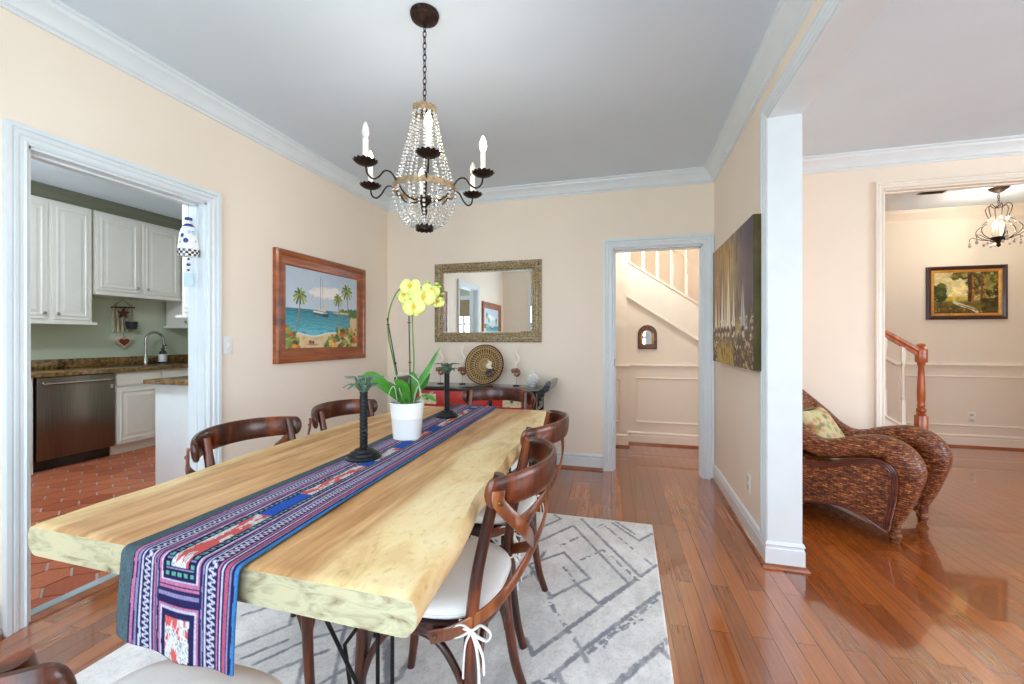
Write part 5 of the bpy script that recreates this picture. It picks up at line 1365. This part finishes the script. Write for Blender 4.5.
# arched mirror under the stairs
t = thing('arched_mirror', 'small arched wooden mirror with brass studs on the wall under the stairs', 'mirror', (.225, 5.085, 1.10))
outer = [(-.105, 0), (.105, 0), (.105, .17)]+[(.105*math.cos(a), .17+.105*math.sin(a)) for a in np.linspace(0, PI, 14)[1:-1]]+[(-.105, .17)]
inner = [(-.048, .055), (.048, .055), (.048, .165)]+[(.048*math.cos(a), .165+.048*math.sin(a)) for a in np.linspace(0, PI, 14)[1:-1]]+[(-.048, .165)]
b = B(); loft(b, [[(x, 0, z) for x, z in outer], [(x, -.024, z) for x, z in outer], [(x*.92, -.030, .01+z*.95) for x, z in outer], [(x, -.026, z) for x, z in inner], [(x, -.008, z) for x, z in inner]], True, False); obj('frame', b, plain('carved brown frame', (96, 52, 26), .4, var=.3, scale=30), t, angle=30)
b = B(); loft(b, [[(x, y, z) for x, z in inner] for y in (-.010, -.006)]); obj('mirror_glass', b, M['mirror'], t, smooth=False)
for x, z in ((0, .248), (-.05, .232), (.05, .232), (.078, .10), (.078, .03), (-.078, .03), (-.078, .13)):
    b = B(); ball(b, (x, -.029, z), .012, 1, (1, .4, 1)); obj('stud', b, M['brass'], t)
for s in (-1, 1):
    b = B(); box(b, s*.062-.007, s*.062+.007, -.034, -.028, .055, .185, .002); obj('inlay_strip', b, plain('gold inlay', (190, 150, 84), .4, .5), t)

# ------------------------------------------------------------------ foyer lantern
def lantern():
    t = thing('foyer_chandelier', 'small curled iron cage chandelier with crystal drops in the foyer', 'chandelier', (3.50, 5.21, 0))
    b = B(); lathe(b, [(0, H), (.075, H), (.070, H-.012), (.03, H-.040), (.008, H-.050), (0, H-.05)], 24); obj('canopy', b, M['rust'], t)
    b = B(); z = H-.05; k = 0
    while z > 2.50:
        tube(b, [((.008*math.cos(q) if k % 2 else 0), (0 if k % 2 else .008*math.cos(q)), z-.013+.016*math.sin(q)) for q in np.linspace(0, 2*PI, 11)[:-1]], .0025, 6, closed=True); z -= .024; k += 1
    obj('chain', b, M['rust'], t)
    for k in range(6):
        a = k*PI/3+.2; q = lambda r, z: (r*math.cos(a), r*math.sin(a), z)
        b = B(); tube(b, spline([q(.0, 2.505), q(.03, 2.50), q(.06, 2.53), q(.088, 2.50), (q(.082, 2.45)), q(.07, 2.40), q(.11, 2.35), q(.155, 2.29), q(.135, 2.235), q(.075, 2.195), q(.02, 2.165)], 6), .0035, 8); w = obj('cage_wire', b, M['rust'], t)
        b = B(); tube(b, spline([q(.07, 2.19), q(.12, 2.205), q(.175, 2.235), q(.20, 2.225), q(.20, 2.20)], 6), .003, 8); w = obj('scroll', b, M['rust'], t)
        for rr_, zz_, sz_, el in ((.20, 2.185, .010, 1), (.20, 2.16, .014, 1.5), (.155, 2.265, .011, 1), (.10, 2.15, .012, 1.5), (.115, 2.335, .012, 1), (.15, 2.19, .010, 1), (.075, 2.385, .012, 1)):
            b = B(); ball(b, q(rr_, zz_), sz_, 1, (1, 1, el)); obj('crystal_drop', b, M['crystal'], t)
    b = B(); lathe(b, [(0, 2.20), (.05, 2.20), (.058, 2.21), (.05, 2.19), (.02, 2.165), (.012, 2.15), (.018, 2.135), (.01, 2.118), (0, 2.112)], 20); obj('tray', b, M['rust'], t)
    for k in range(4):
        a = k*PI/2+.4; c, s = .034*math.cos(a), .034*math.sin(a)
        b = B(); lathe(b, [(0, 2.20), (.011, 2.20), (.011, 2.305), (0, 2.306)], 12, (c, s, 0)); cs = obj('candle_sleeve', b, M['candle'], t)
        b = B(); lathe(b, [(.006, 2.305), (.013, 2.32), (.012, 2.34), (.004, 2.362), (0, 2.364)], 12, (c, s, 0)); obj('bulb', b, M['bulb'], cs)
    for k in range(3):
        a = k*2*PI/3; point('foyer_lamp', (3.5+.06*math.cos(a), 5.21+.06*math.sin(a), 2.40), 2.6, (1, .90, .78), .02)
    return t
lantern()

# ------------------------------------------------------------------ wicker armchair (local: +X front, +Y across, origin on the floor)
def armchair():
    t = thing('wicker_armchair', 'brown woven wicker armchair with swooping arms by the living room wall', 'armchair', (1.454, 3.467, 0), math.radians(-42))
    out = [(-.40, .875), (-.35, .82), (-.275, .755), (-.185, .675), (-.10, .592), (-.02, .552), (.06, .562), (.13, .590), (.27, .627), (.38, .614), (.455, .56), (.494, .484), (.498, .42), (.479, .345), (.431, .20), (.385, .095)]
    th = [.07, .10, .11, .12, .13, .125, .125, .13, .14, .150, .155, .15, .145, .13, .10, .075]
    wd = [.050, .058, .062, .066, .070, .072, .074, .076, .080, .084, .086, .084, .080, .072, .055, .042]
    S_ = spline([(x, 0, z) for x, z in out], 6); n = len(S_); f = np.linspace(0, 1, len(out))
    T_ = np.interp(np.linspace(0, 1, n), f, th); W2 = np.interp(np.linspace(0, 1, n), f, wd)
    for s in (-1, 1):
        rings = []
        for i, p in enumerate(S_):
            T = (S_[min(n-1, i+1)]-S_[max(0, i-1)]).normalized(); N = Vector((T.z, 0, -T.x))  # inward (towards the seat side)
            c = p+N*T_[i]/2; ring = []
            for k in range(22):
                q = 2*PI*k/22; a = math.copysign(abs(math.cos(q))**.7, math.cos(q)); d = math.copysign(abs(math.sin(q))**.8, math.sin(q))
                ring.append(tuple(c+N*(a*T_[i]/2)+Vector((0, s*(.265-.05*max(0, (p.z-.6)/.3))+d*W2[i], 0))))
            rings.append(ring)
        b = B(); loft(b, rings); arm = obj('arm', b, M['wicker'], t, angle=60)
        inner = [(-.36, .62), (-.25, .50), (-.107, .402), (.04, .410), (.18, .467), (.27, .490), (.335, .486), (.378, .452), (.394, .396), (.388, .31), (.372, .20), (.352, .09)]
        Q = spline([(x, s*.345, z) for x, z in inner], 6)
        b = B()
        for d in (0, .014, .028): tube(b, [Q[i]+Vector((0, -s*d*.15, 0))+((Q[min(len(Q)-1, i+1)]-Q[max(0, i-1)]).normalized().cross(Vector((0, 1, 0)))*-d*.9) for i in range(len(Q))], .0065, 8)
        obj('piping', b, M['wickerdark'], t)
        bot = [(.345, .074), (.309, .088), (.233, .124), (.125, .153), (.01, .14), (-.107, .111), (-.25, .085), (-.33, .10), (-.40, .45)]
        pan = [(x, z) for x, z in inner]+bot
        b = B(); loft(b, [[(x, s*.335, z) for x, z in pan], [(x, s*.20, z) for x, z in pan]]); obj('side_panel', b, M['wicker'], t, angle=30)
        b = B(); tube(b, spline([(x, s*.338, z) for x, z in bot[:-1]], 5), .007, 8); obj('lower_rim', b, M['wickerdark'], t)
        for x, z in ((.362, .115), (-.31, .12)):
            b = B(); lathe(b, [(.026, z), (.030, .075), (.020, .062), (.030, .052), (.033, .038), (.026, .022), (.020, .012), (.022, 0), (0, 0)], 18, (x, s*.262, 0)); obj('foot', b, M['wicker'], t)
    # back and seat
    bk = [(-.375, .82), (-.335, .77), (-.27, .72), (-.20, .60), (-.17, .48), (-.17, .36)]
    P = spline([(x, 0, z) for x, z in bk], 5); b = B(); rings = []
    ys = np.linspace(-.25, .25, 13)
    for p in P:
        front = [(p.x-.05*(1-(y/.25)**2)*.6+.02, y, p.z+.05*(1-(y/.25)**2)*max(0, (p.z-.6)/.33)) for y in ys]
        rings.append(front+[(x-.05, y, z-.01) for x, y, z in front[::-1]])
    loft(b, rings); obj('back', b, M['wicker'], t, angle=60)
    b = B(); tube(b, spline([(-.375-.01*(1-(y/.2)**2), y, .825+.02*(1-(y/.2)**2)) for y in np.linspace(-.20, .20, 9)], 4), .026, 14); obj('top_roll', b, M['wicker'], t)
    b = B(); box(b, -.22, .36, -.21, .21, .30, .345, .02); obj('seat', b, M['wicker'], t)
    b = B(); loft(b, [[(.33, y, .31), (.36, y, .31), (.375, y, .22), (.35, y, .12), (.32, y, .12)] for y in (-.22, .22)]); obj('front_apron', b, M['wicker'], t, angle=30)
    return t
armchair()
def pillow():
    n = 40; u = np.linspace(-1, 1, n); U, V = np.meshgrid(u, u)
    e = (1-np.abs(U)**4)*(1-np.abs(V)**4); h = .062*np.sqrt(np.clip(e, 0, 1)); k = 1-.09*(1-np.abs(U)**2)*np.abs(V)**2; k2 = 1-.09*(1-np.abs(V)**2)*np.abs(U)**2
    X = U*.20*k2; Z = V*.20*k; p = Paint(n, n)
    p.C[:] = (206, 196, 150)
    r = np.random.RandomState(12)
    for i in range(60):
        p.blob(r.rand(), r.rand(), .03+.04*r.rand(), .03+.03*r.rand(), [(176, 120, 96), (136, 140, 96), (230, 222, 190), (190, 156, 96), (160, 160, 120), (206, 160, 130)][r.randint(6)], .5, .5, i)
    pts = np.concatenate([np.stack([X, -h, Z], -1)]); m1 = grid_mesh('f', pts, n, n, p.C); m2 = grid_mesh('b', np.stack([X, h, Z], -1), n, n, p.C, flip=True)
    b = B(); b.from_mesh(m1); b.from_mesh(m2); bmesh.ops.remove_doubles(b, verts=b.verts[:], dist=1e-4)
    t = thing('throw_pillow', 'yellow-green floral throw pillow leaning in the wicker armchair', 'pillow')
    t.location = (1.454-.10*.743+.0*.669, 3.467+.10*.669, .53)
    t.rotation_euler = (math.radians(-33), 0, math.radians(48))
    obj('cover', b, attr_mat('floral fabric', .9, .3, 300, spec=.1), t, angle=180)
    b = B(); q = [( .2*math.copysign(abs(math.cos(a))**.5, math.cos(a)), 0, .2*math.copysign(abs(math.sin(a))**.5, math.sin(a))) for a in np.linspace(0, 2*PI, 49)[:-1]]
    tube(b, [tuple(Vector(v)*.985) for v in q], .005, 6, closed=True); obj('cord_edge', b, plain('green cord', (130, 140, 80), .8), t)
pillow()
